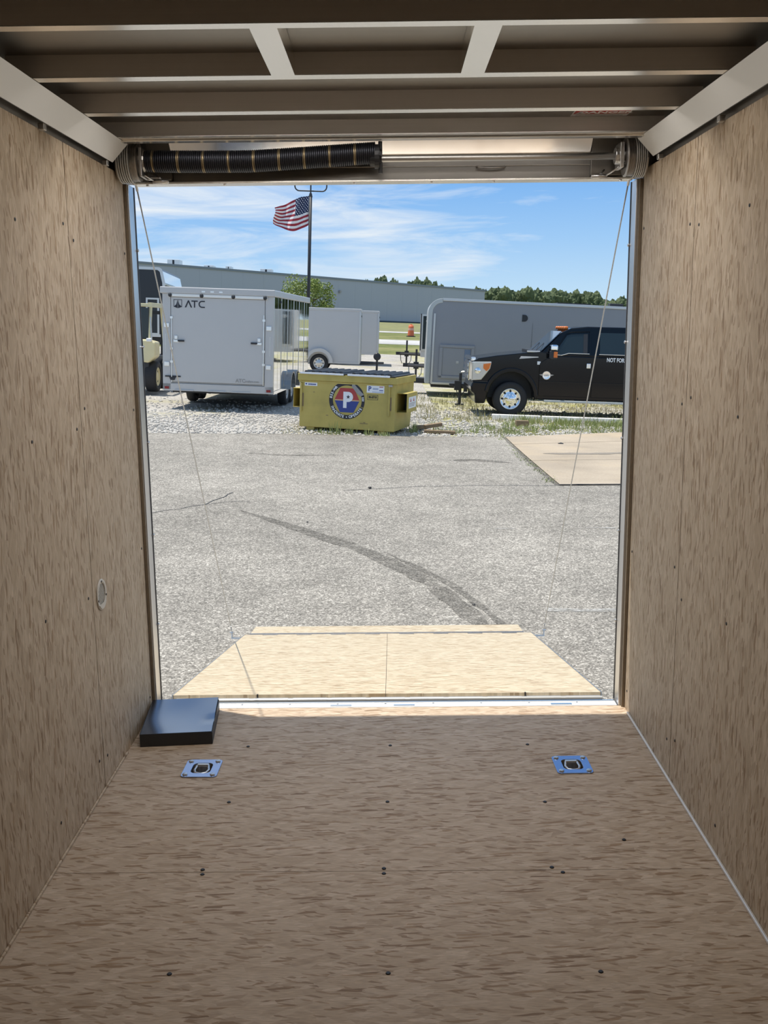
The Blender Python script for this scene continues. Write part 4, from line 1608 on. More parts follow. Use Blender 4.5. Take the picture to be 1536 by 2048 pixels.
# polished side sheets with seams
pw = aL / 12
for k in range(12):
    obj('side_panel', bx(h - .010, h + .004 + (.002 if k % 2 else 0), .10 + k * (aL - .1) / 12 + .006, .10 + (k + 1) * (aL - .1) / 12 - .006, aB + .02, aT - .005), MT['mirror_alu'], at, bevel=.003)
for k in (2, 4, 6, 8, 10):
    obj('seam_strip', bx(h + .005, h + .014, .10 + k * (aL - .1) / 12 - .02, .10 + k * (aL - .1) / 12 + .02, aB + .02, aT - .005), MT['alu'], at, bevel=.003)
obj('side_skirt', bx(h - .005, h + .012, .1, aL, aB - .06, aB + .018), MT['mirror_alu'], at, bevel=.004)
obj('side_light', bx(h + .008, h + .03, .9, 1.0, aT - .12, aT - .07), MT['black'], at)
for yy in (2.35, 3.15):
    wheel(at, h - .11, yy, .38, .38, .22, 'x', 1, MT['white'])
    wheel(at, -h + .13, yy, .38, .38, .22, 'x', -1, MT['white'])
    bm = B()
    V1 = []
    for k in range(13):
        a = R(180 * k / 12)
        V1.append((yy + .43 * math.cos(a), .42 + .43 * math.sin(a)))
    V2 = [(yy + .395 * math.cos(R(180 * k / 12)), .42 + .395 * math.sin(R(180 * k / 12))) for k in range(12, -1, -1)]
    prism(bm, V1 + V2, 'x', h - .02, h + .14)
    obj('fender', bm, MT['alu_dark'], at)
bm = B()
box(bm, -h + .15, h - .15, .3, aL - .2, aB - .1, aB + .01)
cyl(bm, (-h + .1, 2.35, .38), (h - .1, 2.35, .38), .05, n=8)
cyl(bm, (-h + .1, 3.15, .38), (h - .1, 3.15, .38), .05, n=8)
obj('chassis', bm, MT['black'], at)


# --- two small white trailers behind it
def small_trailer(name, label, X, Y, rz, x_len, depth, zb, zt, axle, jack):
    t = thing(name, label, 'trailer', group=None)
    yard(t, X, Y, rise(Y) - .0, rz)
    zb, zt = zb - rise(Y), zt - rise(Y)
    obj('body', bx(-x_len, 0, 0, depth, zb, zt - .05), MT['white_far'], t, bevel=.02)
    obj('roof_rail', bx(-x_len - .02, .02, -.02, depth + .02, zt - .10, zt), MT['white_far'], t, bevel=.015)
    obj('corner_post', bx(-.05, .025, -.018, .05, zb, zt - .10), MT['alu'], t, bevel=.006)
    obj('base_rail', bx(-x_len, .01, -.012, .02, zb - .03, zb + .05), MT['white_far'], t, bevel=.006)
    obj('marker_light', bx(.026, .05, .05, .12, zt - .32, zt - .25), MT['black'], t)
    obj('front_dark_edge', bx(.001, .02, .06, depth, zb, zt - .12), MT['grey_sheet'], t)
    if axle is not None:
        rr = .37
        wheel(t, axle, .04, rr, rr, .2, 'y', -1, MT['alu'])
        V1 = [(axle + .56 * math.cos(R(a)), .40 + .56 * math.sin(R(a))) for a in range(0, 181, 15)]
        V2 = [(axle + .43 * math.cos(R(a)), .40 + .43 * math.sin(R(a))) for a in range(180, -1, -15)]
        obj('fender', prism(B(), V1 + V2, 'y', -.22, .02), MT['white_far'], t)
        wheel(t, axle, depth - .05, rr, rr, .2, 'y', 1, MT['alu'])
    if jack:
        bm = B()
        tube(bm, [(0, .3, zb), (.95, depth / 2, zb + .02)], .05, 6)
        tube(bm, [(0, depth - .3, zb), (.95, depth / 2, zb + .02)], .05, 6)
        obj('tongue', bm, MT['black'], t)
        bm = B()
        cyl(bm, (.70, .25, .0), (.70, .25, .62), .045, n=10)
        obj('jack_post', bm, MT['black'], t)
        bm = lathe(B(), [(.02, -.05), (.10, -.05), (.15, -.02), (.15, .02), (.10, .05), (.02, .05)], (.70, .22, .70), 'y', 20)
        obj('jack_head', bm, MT['black'], t, smooth=True)
        obj('jack_crank', tube(B(), [(.70, .20, .84), (.70, .2, .93), (.66, .1, .95)], .015, 6), MT['galv'], t)
    return t


small_trailer('utility_trailer', 'small white box trailer showing one wheel and fender behind the big cargo trailer', -1.22, 40, R(0), 3.6, 1.9, .52, 2.66, -1.61, True)
small_trailer('utility_trailer', 'plain white box trailer standing farthest back near the green meadow', -.56, 46, R(0), 3.4, 1.9, .73, 2.68, -1.9, False)


# --- trailers whose tongues show past the grey one
def tongue_trailer(label, X, Y, tz, glass):
    t = thing('enclosed_trailer', label, 'trailer')
    yard(t, X, Y, rise(Y), 0)
    obj('body', bx(0, 4.2, 0, 2.0, .45, 2.38), MT['white_far'], t, bevel=.02)
    if glass:
        bm = B()
        box(bm, -.05, -.001, -.05, .0, .75, 2.40)
        obj('door_edge', bm, MT['black'], t)
        bm = B()
        for b_ in ((-.0, .06, .75, 2.38), (.36, .42, .75, 2.38), (.06, .36, .75, .82), (.06, .36, 2.30, 2.38)):
            box(bm, b_[0], b_[1], -.045, -.003, b_[2], b_[3])
        obj('door_frame', bm, MT['alu'], t)
        obj('door_glass', bx(.06, .36, -.03, -.004, .82, 2.30), MT['glass_dark'], t)
        obj('door_latch', tube(B(), [(.40, -.06, 2.12), (.22, -.07, 2.12), (.20, -.07, 2.08), (.34, -.06, 2.02)], .018, 6), MT['alu_bright'], t)
    bm = B()
    tube(bm, [(.1, .3, tz), (-.95, 1.0, tz)], .07, 6)
    tube(bm, [(.1, 1.7, tz), (-.95, 1.0, tz)], .07, 6)
    box(bm, -1.12, -.6, .93, 1.07, tz - .06, tz + .08)
    obj('tongue', bm, MT['black'], t)
    bm = B()
    cyl(bm, (-.62, .9, .0), (-.62, .9, tz + .62), .042, n=10)
    box(bm, -.74, -.50, .8, 1.0, -.02, .02)
    box(bm, -.72, -.52, .84, .96, tz - .12, tz + .14)
    obj('jack_post', bm, MT['black'], t)
    obj('safety_chain', tube(B(), [(-.9, .95, tz - .05), (-.88, .9, tz - .3), (-.82, .9, .1)], .018, 5), MT['galv'], t)
    obj('safety_chain', tube(B(), [(-.4, .8, tz - .05), (-.42, .8, tz - .3), (-.5, .85, .1)], .018, 5), MT['galv'], t)
    wheel(t, 2.4, .06, .35, .35, .2, 'y', -1, MT['alu'])
    wheel(t, 2.4, 1.94, .35, .35, .2, 'y', 1, MT['alu'])
    return t


tongue_trailer('white trailer with a dark glazed door in a black edge, behind the long grey trailer', 1.40, 46, .55, True)
tongue_trailer('white trailer mostly hidden behind the long grey trailer, only its black tongue showing', 1.62, 37.5, .52, False)

# --- long grey trailer
gt = thing('long_trailer', 'long grey enclosed trailer with rounded silver-edged nose behind the black truck', 'trailer')
gt.matrix_basis = TILT @ Matrix.Translation((1.05, 30.5, 0)) @ Matrix.Rotation(R(-1.2), 4, 'Z') @ Matrix.Rotation(R(.72), 4, 'Y')
gl, gd, gb, gtop = 12.5, 2.5, .38, 2.93


def nose(off=0.0):
    P = [(off, gb)]
    rr = .42 - off
    for k in range(9):
        a = R(180 - 90 * k / 8)
        P.append((.42 + rr * math.cos(a), gtop - .42 + rr * math.sin(a)))
    return P


obj('body', prism(B(), nose(.012) + [(gl, gtop - .012), (gl, gb)], 'y', .012, gd - .012), MT['grey_sheet'], gt)
outer, inner = nose(0), nose(.13)
bm = prism(B(), outer + inner[::-1], 'y', 0, gd)
obj('nose_trim', bm, MT['trim_grey'], gt, bevel=.01)
bm = B()
for k in range(24):
    z = gb + .05 + k * .045
    box(bm, .02, .15, -.016, -.001, z, z + .022)
obj('stone_guard', bm, MT['trim_grey'], gt)
obj('corner_rail', bx(.172, .23, -.014, .01, gb, gtop - .45), MT['alu'], gt, bevel=.005)
obj('roof_rail', bx(.42, gl, -.022, .06, gtop - .07, gtop + .01), MT['alu'], gt, bevel=.008)
obj('base_rail', bx(.2, gl, -.015, .02, gb - .02, gb + .05), MT['alu'], gt, bevel=.006)
dg = obj('side_door', bx(.50, 1.36, -.004, .012, gb + .26, 1.48), MT['grey_sheet'], gt, bevel=.01)
bm = B()
for b_ in ((.40, 1.46, 1.48, 1.57), (.40, .50, gb + .18, 1.48), (1.36, 1.46, gb + .18, 1.48), (.40, 1.46, gb + .17, gb + .26)):
    box(bm, b_[0], b_[1], -.03, .012, b_[2], b_[3])
obj('door_frame', bm, MT['grey_sheet'], gt, bevel=.012)
obj('door_vent', bx(1.16, 1.34, -.014, -.0045, .72, 1.44), plain('blue_grey_vent', (.16, .21, .30), .3), dg, bevel=.01)
obj('door_latch', bx(.92, 1.0, -.014, -.0045, 1.02, 1.10), MT['alu'], dg, bevel=.004)
bm = prism(B(), [(2.83, 2.36), (2.83, 2.56)] + [(2.90 + .10 * math.cos(R(a)), 2.46 + .10 * math.sin(R(a))) for a in range(90, -91, -15)], 'y', -.006, .012)
obj('vent_hood', bm, MT['black'], gt)
obj('panel_seam', bx(3.155, 3.165, .004, .0122, 1.3, 2.33), MT['alu_dark'], gt)
obj('roof_rack', bx(3.9, 4.9, .3, 1.6, gtop + .012, gtop + .05), MT['black'], gt)
obj('roof_vent', bx(5.5, 5.9, .4, .8, gtop - .01, gtop + .10), MT['black'], gt, bevel=.02)
for x in (6.4, 7.3):
    wheel(gt, x, .10, .38, .38, .22, 'y', -1, MT['white'])
    wheel(gt, x, gd - .1, .38, .38, .22, 'y', 1, MT['white'])
bm = B()
box(bm, -.35, .3, .9, 1.6, gb - .06, gb + .10)
box(bm, .2, gl - .2, .2, gd - .2, gb - .12, gb)
obj('chassis', bm, MT['black'], gt)

# --- black tall trailer on the far side of the white one
bt_ = thing('tall_trailer', 'tall black trailer with silver-edged roof partly behind the white cargo trailer', 'trailer')
yard(bt_, -9.42, 42, rise(42), R(6.6))
zr = rise(42)
T_, Bm = 4.06 - zr, 1.27 - zr
Wd, Ln = 2.5, 8.0


def rprof(o_=0.0):
    return [(-Wd + o_, Bm + o_), (-o_, Bm + o_), (-o_, T_ - .62), (-.10 - o_, T_ - .14 - o_ * .3), (-.16 - o_, T_ - .04 - o_ * .8), (-.24 - o_ * .6, T_ - o_),
            (-Wd + .24 + o_ * .6, T_ - o_), (-Wd + .16 + o_, T_ - .04 - o_ * .8), (-Wd + .10 + o_, T_ - .14 - o_ * .3), (-Wd + o_, T_ - .62)]


obj('body', prism(B(), rprof(), 'y', .0, Ln), MT['black_gloss'], bt_)
bm = B()
Po, Pi = rprof(-.02), rprof(.09)
n_ = len(Po)
V = [[bm.verts.new((p[0], y, p[1])) for p, y in ((Po[i], -.03), (Po[i], .05), (Pi[i], .05), (Pi[i], -.03))] for i in range(n_)]
for i in range(n_):
    p, q_ = V[i], V[(i + 1) % n_]
    for j in range(4):
        bm.faces.new((p[j], p[(j + 1) % 4], q_[(j + 1) % 4], q_[j]))
obj('rear_trim', bm, MT['alu'], bt_)
bm = B()
for b_ in ((-.76, -.69, 1.34 - zr, 2.84 - zr), (-.30, -.22, 1.34 - zr, 2.84 - zr), (-.69, -.30, 2.77 - zr, 2.84 - zr), (-.69, -.30, 1.34 - zr, 1.41 - zr)):
    box(bm, b_[0], b_[1], -.06, -.001, b_[2], b_[3])
o = obj('door_frame', bm, MT['alu'], bt_)
o.location = (0, 0, 0)
obj('side_rail', bx(.001, .03, .0, Ln, T_ - .68, T_ - .61), MT['alu_bright'], bt_, bevel=.01)
obj('side_window', bx(.001, .02, .4, 7.6, T_ - 1.6, T_ - .70), MT['glass_dark'], bt_)
bm = B()
prism(bm, [(.004, T_ - .60), (-.096, T_ - .135), (-.082, T_ - .13), (.018, T_ - .60)], 'y', .06, Ln)
obj('roof_skin', bm, MT['mirror_alu'], bt_)
bm = B()
box(bm, -Wd + .2, -.2, .4, Ln - .3, Bm - .35, Bm)
obj('chassis', bm, MT['black'], bt_)
for yy in (4.0, 5.0):
    wheel(bt_, -.15, yy, .45, .45, .25, 'x', 1, MT['alu'])
    wheel(bt_, -Wd + .15, yy, .45, .45, .25, 'x', -1, MT['alu'])

# --- forklift seen end-on past the jamb
fk = thing('forklift', 'cream forklift with black tyres half hidden behind the doorway jamb', 'forklift')
yard(fk, -6.95, 27.0, .05, 0)
bm = prism(B(), [(-.30, .92), (.40, .80), (.60, .98), (.60, 1.36), (.34, 1.42), (-.34, 1.42), (-.60, 1.36), (-.60, .98)], 'y', .0, .55)
obj('counterweight', bm, MT['cream'], fk, bevel=.04)
obj('chassis', bx(-.40, .40, .1, 2.1, .35, .95), MT['black'], fk, bevel=.02)
obj('hood', bx(-.38, .38, .55, 1.2, .95, 1.2), MT['cream'], fk, bevel=.05)
for sg in (-1, 1):
    obj('guard_post', tube(B(), [(sg * .42, .12, 1.40), (sg * .42, .30, 2.30)], .04, 8), MT['cream'], fk)
    obj('guard_post', tube(B(), [(sg * .42, 2.0, .95), (sg * .42, 1.55, 2.30)], .04, 8), MT['cream'], fk)
bm = B()
box(bm, -.46, -.36, .22, 1.65, 2.28, 2.40)
box(bm, .36, .46, .22, 1.65, 2.28, 2.40)
for k in range(6):
    box(bm, -.36, .36, .22 + k * .265, .30 + k * .265, 2.30, 2.38)
obj('overhead_guard', bm, MT['cream'], fk, bevel=.008)
obj('seat', bx(-.24, .24, .75, 1.2, 1.2, 1.32), MT['black'], fk, bevel=.04)
obj('seat_back', bx(-.24, .24, .62, .76, 1.3, 1.85), MT['black'], fk, bevel=.05)
obj('rear_window', bx(-.38, .38, .17, .19, 1.45, 2.26), MT['glass_dark'], fk)
obj('exhaust_pipe', cyl(B(), (.48, .10, 1.42), (.44, .16, 2.02), .022, n=8), MT['alu'], fk)
obj('lamp', bx(.36, .50, -.04, .06, 1.37, 1.46), MT['white_ink'], fk, bevel=.02)
for x in (-.44, .44):
    wheel(fk, x, .42, .42, .42, .32, 'x', 1 if x > 0 else -1, MT['cream'])
    wheel(fk, x, 1.75, .42, .42, .32, 'x', 1 if x > 0 else -1, MT['cream'])
bm = B()
for sg in (-1, 1):
    box(bm, sg * .30 - .05, sg * .30 + .05, 2.2, 2.32, .2, 2.2)
    box(bm, sg * .25 - .06, sg * .25 + .06, 2.35, 3.4, .10, .15)
box(bm, -.3, .3, 2.24, 2.30, 2.1, 2.2)
obj('mast', bm, MT['black'], fk)

# --- standing jack with a coupler between truck and grey trailer
jk = thing('jack_stand', 'black upright jack with a crossbar standing between the grey trailer and truck nose', 'jack')
yard(jk, 1.91, 27.3, 0, 0)
obj('post', cyl(B(), (0, 0, .03), (0, 0, .86), .042, n=10), MT['black'], jk)
obj('foot', bx(-.12, .12, -.10, .10, 0, .03), MT['black'], jk, bevel=.008)
bm = B()
box(bm, -.30, .42, -.05, .05, .50, .58)
box(bm, -.16, .02, -.08, .08, .40, .66)
box(bm, .10, .20, -.06, .06, .36, .62)
obj('crossbar', bm, MT['black'], jk, bevel=.01)
obj('crank', tube(B(), [(0, 0, .86), (.02, -.03, .90), (.16, -.05, .92)], .018, 6), MT['galv'], jk)
bm = B()
tube(bm, [(-.1, .0, .42), (-.06, -.02, .28), (.04, -.02, .26), (.12, 0, .38)], .014, 6)
obj('chain', bm, MT['black'], jk)

# --- black crew-cab pickup
tk = thing('pickup_truck', 'black crew-cab pickup truck parked sideways with amber roof lights', 'truck')
yard(tk, 1.92, 24.2, 0, R(.3))
tw = 2.0
arch = [(1.0 + .57 * math.cos(R(a)), .45 + .63 * math.sin(R(a))) for a in range(180, -1, -12)]
arch2 = [(5.55 + .57 * math.cos(R(a)), .45 + .60 * math.sin(R(a))) for a in range(180, -1, -12)]
low = [(.30, .62), (.40, .46)] + arch + [(1.62, .44), (4.9, .44)] + arch2 + [(6.2, .55), (6.9, .62)]
top = [(6.9, 1.50), (4.52, 1.50), (2.15, 1.505), (1.68, 1.585), (1.22, 1.535), (.62, 1.455), (.18, 1.375), (.07, 1.30), (.10, .80)]
obj('body', prism(B(), low + top, 'y', .03, tw - .03), MT['truck'], tk, bevel=.035, seg=3)
obj('wheel_liner', bx(.40, 6.0, .45, tw - .45, .42, 1.06), MT['black'], tk)
# greenhouse
side = [(1.68, 1.56), (2.19, 2.065), (2.40, 2.165), (2.8, 2.215), (3.8, 2.225), (4.28, 2.19), (4.40, 1.50), (2.2, 1.495)]


def inset(z): return .04 + .17 * max(0, (z - 1.5) / .7)


bm = B()
Na = [bm.verts.new((x, inset(z), z)) for x, z in side]
Nb = [bm.verts.new((x, tw - inset(z), z)) for x, z in side]
n_ = len(side)
bm.faces.new(Na)
bm.faces.new(Nb[::-1])
for i in range(n_):
    bm.faces.new((Na[i], Na[(i + 1) % n_], Nb[(i + 1) % n_], Nb[i]))
obj('cab', bm, MT['truck'], tk, bevel=.03, seg=2)


def side_glass(name, P, mat, off, far=False, th=.006):
    bm = B()
    f = (lambda y: tw - y) if far else (lambda y: y)
    A = [bm.verts.new((x, f(inset(z) - off), z)) for x, z in P]
    Bv = [bm.verts.new((x, f(inset(z) - off - th), z)) for x, z in P]
    k = len(P)
    bm.faces.new(A)
    bm.faces.new(Bv[::-1])
    for i in range(k):
        bm.faces.new((A[i], A[(i + 1) % k], Bv[(i + 1) % k], Bv[i]))
    return obj(name, bm, mat, tk)


fwin = [(1.99, 1.535), (2.30, 1.985), (2.40, 2.015), (2.80, 2.045), (2.80, 1.575), (2.36, 1.575), (2.18, 1.525)]
rwin = [(3.10, 1.575), (3.10, 2.075), (3.95, 2.085), (4.05, 1.575)]
for far in (False, True):
    side_glass('side_window', fwin, MT['glass_dark'], .001, far)
    side_glass('side_window', rwin, MT['glass_dark'], .001, far)
side_glass('window_post', [(2.70, 1.578), (2.70, 2.035), (2.80, 2.042), (2.80, 1.578)], MT['black'], .008)
bm = B()
ch = [(2.0, 1.525), (2.17, 1.512), (2.35, 1.563), (2.85, 1.565)]
tube(bm, [(x, inset(z) - .012, z) for x, z in ch], .010, 6)
tube(bm, [(3.08, .03, 1.563), (4.05, .03, 1.563)], .010, 6)
obj('belt_trim', bm, MT['alu'], tk)
bm = B()
tube(bm, [(2.02, inset(1.60) - .01, 1.60), (2.29, inset(2.03) - .01, 2.03), (2.42, inset(2.07) - .01, 2.075), (2.86, inset(2.09) - .01, 2.095), (2.86, inset(1.6) - .01, 1.58)], .012, 6)
obj('door_frame', bm, MT['truck'], tk)
# windshield
bm = B()
wsp = [(1.69, .08, 1.59), (2.175, .21, 2.07), (2.175, tw - .21, 2.07), (1.69, tw - .08, 1.59)]
nrm = Vector((-.5, 0, .6)).normalized()
A = [bm.verts.new(Vector(p) + nrm * .004) for p in wsp]
Bv = [bm.verts.new(Vector(p) + nrm * .022) for p in wsp]
bm.faces.new(A)
bm.faces.new(Bv[::-1])
for i in range(4):
    bm.faces.new((A[i], A[(i + 1) % 4], Bv[(i + 1) % 4], Bv[i]))
obj('windshield', bm, MT['glass_blue'], tk)
bm = B()
tube(bm, [(1.60, .3, 1.61), (1.84, .75, 1.78)], .010, 5)
tube(bm, [(1.60, 1.0, 1.61), (1.84, 1.45, 1.78)], .010, 5)
box(bm, 1.46, 1.70, .15, tw - .15, 1.56, 1.605)
obj('wiper', bm, MT['black'], tk)
obj('cowl_trim', bx(1.34, 1.66, .035, .10, 1.555, 1.60), MT['alu'], tk, bevel=.01)
# doors as separate skins
for P in ([(1.66, .52), (1.66, 1.30), (1.90, 1.475), (2.92, 1.48), (2.92, .52)], [(2.95, .52), (2.95, 1.48), (4.10, 1.48), (4.10, .95), (3.9, .52)]):
    d_ = obj('door', prism(B(), P, 'y', .012, .032), MT['truck'], tk, bevel=.008)
    xh = P[-1][0] if P[0][0] < 2 else 3.98
    obj('door_handle', bx(xh - .13, xh - .03, -.015, .0115, 1.22, 1.34), MT['chrome'], d_, bevel=.012)
    obj('door_crease', bx(P[0][0] + .01, P[-2][0] - .02 if P[0][0] < 2 else 4.08, .004, .0118, .86, .885), MT['truck'], d_, bevel=.006)
obj('fender_badge', bx(1.60, 1.68, .018, .0295, 1.27, 1.35), MT['white_ink'], tk, bevel=.01)
obj('fender_vent', prism(B(), [(1.16, 1.395), (1.62, 1.44), (1.62, 1.46), (1.20, 1.46)], 'y', .015, .0295), MT['alu'], tk)
bm = lathe(B(), [(.001, .0), (.055, -.001), (.085, -.004), (.10, -.004), (.10, .012)], (1.84, .010, 1.02), 'y', 24)
bd = obj('door_badge', bm, MT['chrome'], tk, label='round silver badge with wings')
bm = B()
prism(bm, [(1.66, 1.035), (1.75, 1.05), (1.75, 1.0)], 'y', .002, .0115)
prism(bm, [(2.02, 1.035), (1.93, 1.05), (1.93, 1.0)], 'y', .002, .0115)
for k in range(3):
    box(bm, 1.79 + k * .037, 1.815 + k * .037, .004, .0065, 1.0, 1.04)
obj('badge_wing', bm, MT['galv'], bd)
text_part('lettering', 'NOT FOR HIRE', .135, MT['white_ink'], tk, Matrix.Translation((3.27, .008, 1.435)), .004, .72, align='LEFT')
# fender flares
for cx in (1.0, 5.55):
    V1 = [(cx + .66 * math.cos(R(a)), .47 + .71 * math.sin(R(a))) for a in range(170, -6, -11)]
    V2 = [(cx + .56 * math.cos(R(a)), .45 + .62 * math.sin(R(a))) for a in range(-6, 171, 11)]
    obj('fender_flare', prism(B(), V1 + V2, 'y', -.045, .029), MT['truck'], tk, bevel=.02)
# nose
bm = prism(B(), [(.02, .69), (.06, .815), (.46, .805), (.47, .66), (.38, .30), (.14, .29), (.12, .52), (.03, .58)], 'y', -.015, tw + .015)
obj('front_bumper', bm, MT['truck'], tk, bevel=.03)
obj('bumper_top', prism(B(), [(.05, .817), (.06, .835), (.47, .825), (.47, .807)], 'y', -.012, tw + .012), MT['black_gloss'], tk)
gr = obj('grille', bx(-.02, .068, .38, tw - .38, .82, 1.30), MT['chrome'], tk, bevel=.02)
for k in range(3):
    obj('grille_bar', bx(-.045, -.021, .42, tw - .42, .88 + k * .14, .96 + k * .14), MT['chrome'], gr, bevel=.01)
obj('grille_cap', bx(.0, .12, .05, tw - .05, 1.305, 1.40), MT['chrome'], tk, bevel=.03)
for far in (False, True):
    f = (lambda y: tw - y) if far else (lambda y: y)
    hl = prism(B(), [(.03, 1.29), (.50, 1.305), (.47, 1.13), (.27, .86), (.03, .84)], 'y', f(.0), f(.34))
    hh = obj('headlight', hl, plain('headlight_lens', (.62, .62, .60), .08, .5, .1, 14), tk, bevel=.02)
    yy = sorted((f(-.008), f(-.0005)))
    obj('turn_signal', prism(B(), [(.30, 1.24), (.48, 1.27), (.45, 1.14), (.38, 1.07), (.30, 1.14)], 'y', *yy), MT['amber_lens'], hh)
    obj('lamp_bowl', lathe(B(), [(.001, f(-.02) if not far else 0), (.07, -.006 if not far else 0), (.08, .0)], (.17, 0 if not far else tw, 1.08), 'y', 14), MT['chrome'], hh, smooth=True)
    yy = sorted((f(-.30), f(-.06)))
    mm = obj('mirror', bx(1.86, 2.02, yy[0], yy[1], 1.42, 1.62), MT['black'], tk, bevel=.02)
    obj('mirror_cap', bx(1.86, 2.03, yy[0] - .004, yy[1] + .004, 1.622, 1.76), MT['chrome'], mm, bevel=.035, seg=3)
    ys_ = sorted((f(-.312), f(-.3005)))
    obj('mirror_signal', bx(1.93, 2.02, ys_[0], ys_[1], 1.46, 1.60), MT['amber_lens'], mm, bevel=.005)
    ya = sorted((f(-.06), f(.10)))
    obj('mirror_arm', bx(1.92, 2.0, ya[0], ya[1], 1.50, 1.54), MT['black'], mm)
    yr = sorted((f(-.14), f(.06)))
    obj('running_board', bx(1.80, 4.75, yr[0], yr[1], .385, .435), MT['trim_grey'], tk, bevel=.012)
for k in range(5):
    y = .42 + k * .29
    bm = bx(2.25, 2.36, y - .05, y + .05, 2.13, 2.205)
    obj('roof_light', bm, MT['amber_lens'], tk, bevel=.03, seg=3)
for x, y, sg in ((1.0, .16, -1), (1.0, tw - .16, 1), (5.55, .02, -1), (5.55, tw - .02, 1)):
    wheel(tk, x, y, .42, .42, .27, 'y', sg, MT['chrome'], 8)
bm = B()
box(bm, .9, 6.6, .5, tw - .5, .45, .7)
cyl(bm, (1.0, .2, .42), (1.0, tw - .2, .42), .06, n=8)
cyl(bm, (5.55, .2, .42), (5.55, tw - .2, .42), .08, n=8)
obj('chassis', bm, MT['black'], tk)

# ------------------------------------------------------------------ beyond the yard
# orange traffic barrel
tb = thing('traffic_barrel', 'orange and white traffic barrel standing on the far grass strip', 'barrel')
yard(tb, 1.92, 91, rise(91), 0)
org = plain('orange_plastic', (.72, .16, .06), .5)
pk_ = plain('faded_reflective_band', (.78, .42, .34), .5)
prof = [(.0, .30, .27, 0), (.27, .27, .25, 1), (.50, .25, .24, 0), (.73, .23, .22, 1), (.93, .21, .20, 0)]
obj('body', lathe(B(), [(.30, 0), (.29, .1), (.28, .3), (.26, .5), (.24, .8), (.22, 1.0), (.10, 1.02)], (0, 0, 0), 'z', 20), org, tb, smooth=True)
for z in (.22, .55):
    obj('band', lathe(B(), [(.292 - z * .055, z), (.288 - z * .055 - .01, z + .2)], (0, 0, 0), 'z', 20, False), pk_, tb, smooth=True)
obj('base', lathe(B(), [(.42, -.03), (.42, .05), (.31, .06)], (0, 0, 0), 'z', 20), MT['black'], tb)
obj('handle', bx(-.10, .10, -.02, .02, 1.0, 1.1), org, tb, bevel=.02)

# long grey warehouse
wh = thing('warehouse', 'long low blue-grey metal warehouse across the road with a flat roof', 'building')
pl, pr = Vector((-47.0, 126.4)), Vector((18.57, 200.0))
dv = (pr - pl)
wl_ = dv.length
yard(wh, pl.x, pl.y, 0, math.atan2(dv.y, dv.x))
WH = 9.43
blue_wall = plain('blue_grey_wall_sheet', (.40, .42, .47), .6, 0, .03, .05)
npan = 24
for k in range(npan):
    obj('wall_panel', bx(k * wl_ / npan + .006, (k + 1) * wl_ / npan - .006, 0, .2, 1.2, WH - .3), blue_wall, wh)
obj('wall_base', bx(0, wl_, .05, 60, .5, WH - .4), blue_wall, wh)
obj('roof_edge', bx(-.3, wl_ + .15, -.15, 60.3, WH - .3, WH), plain('roof_edge_trim', (.20, .23, .27), .5), wh)
obj('foundation', bx(0, wl_, -.05, .04, 1.0, 2.72), plain('dark_base_trim', (.05, .075, .09), .7), wh)
obj('wall_light', bx(57.6, 58.0, -.3, -.02, 7.0, 7.4), MT['grey_ink'], wh)
for pxs, X0, X1, zt, lb in ((0, -33.0, -31.2, 10.6, 'rooftop unit with a dark middle, first along the warehouse roof from the near end'),
                            (1, -27.6, -26.2, 10.0, 'low flat rooftop unit, second along the warehouse roof'),
                            (2, -24.4, -23.6, 10.15, 'smallest pale rooftop unit, third along the warehouse roof'),
                            (3, -19.3, -17.6, 10.2, 'rooftop unit with a dark middle nearest the flagpole')):
    t = thing('rooftop_unit', lb, 'roof unit')
    # the roof edge runs along the wall line; set each unit a few metres behind it
    f_ = (X0 / 150 * 1.0)
    Yl = None
    # intersect the sight direction X/150 with a line 4 m behind the wall
    nx_, ny_ = -dv.y / wl_, dv.x / wl_
    ox, oy = pl.x + nx_ * 4, pl.y + ny_ * 4
    s_ = (f_ * oy - ox) / (dv.x / wl_ - f_ * dv.y / wl_)
    X, Y = ox + dv.x / wl_ * s_, oy + dv.y / wl_ * s_
    k = Y / 150
    wdt = (X1 - X0) * k
    hh = ((zt - WH) * k + .1) * .68
    yard(t, X, Y, WH, 0)
    obj('casing', bx(0, wdt * .42, 0, 2.2, 0, hh), MT['cove'], t, bevel=.04)
    obj('casing', bx(wdt * .58, wdt, 0, 2.2, 0, hh), MT['cove'], t, bevel=.04)
    obj('coil_panel', bx(wdt * .42, wdt * .58, .05, 2.1, 0, hh - .05), MT['black'], t)
    obj('curb', bx(-.1, wdt + .1, -.05, 2.25, -.001, .12), MT['grey_ink'], t)

# flagpole with lamp bracket and flag
fp = thing('flagpole', 'dark steel pole with a curved crossarm bracket behind the white trailers', 'pole')
yard(fp, -4.10, 50, rise(50), R(0))
z0 = rise(50)
obj('pole', cyl(B(), (0, 0, 0), (.0, 0, 8.12 - z0), .085, .075, n=12), MT['black'], fp, smooth=True)
obj('mast_top', cyl(B(), (0, 0, 8.11 - z0), (0, 0, 9.0 - z0), .035, n=8), MT['black'], fp)
obj('pole_cap', cyl(B(), (0, 0, 8.02 - z0), (0, 0, 8.20 - z0), .10, .06, n=10), MT['black'], fp)
az = 8.30 - z0
pts = [(-.77, 0, az + .45), (-.77, 0, az + .22)] + [(-.55 + .22 * math.cos(R(a)), 0, az + .22 + .22 * math.sin(R(a))) for a in range(195, 271, 15)] + \
      [(.55 + .22 * math.cos(R(a)), 0, az + .22 + .22 * math.sin(R(a))) for a in range(270, 346, 15)] + [(.77, 0, az + .22), (.77, 0, az + .45)]
obj('crossarm', tube(B(), pts, .032, 8), MT['black'], fp, smooth=True)

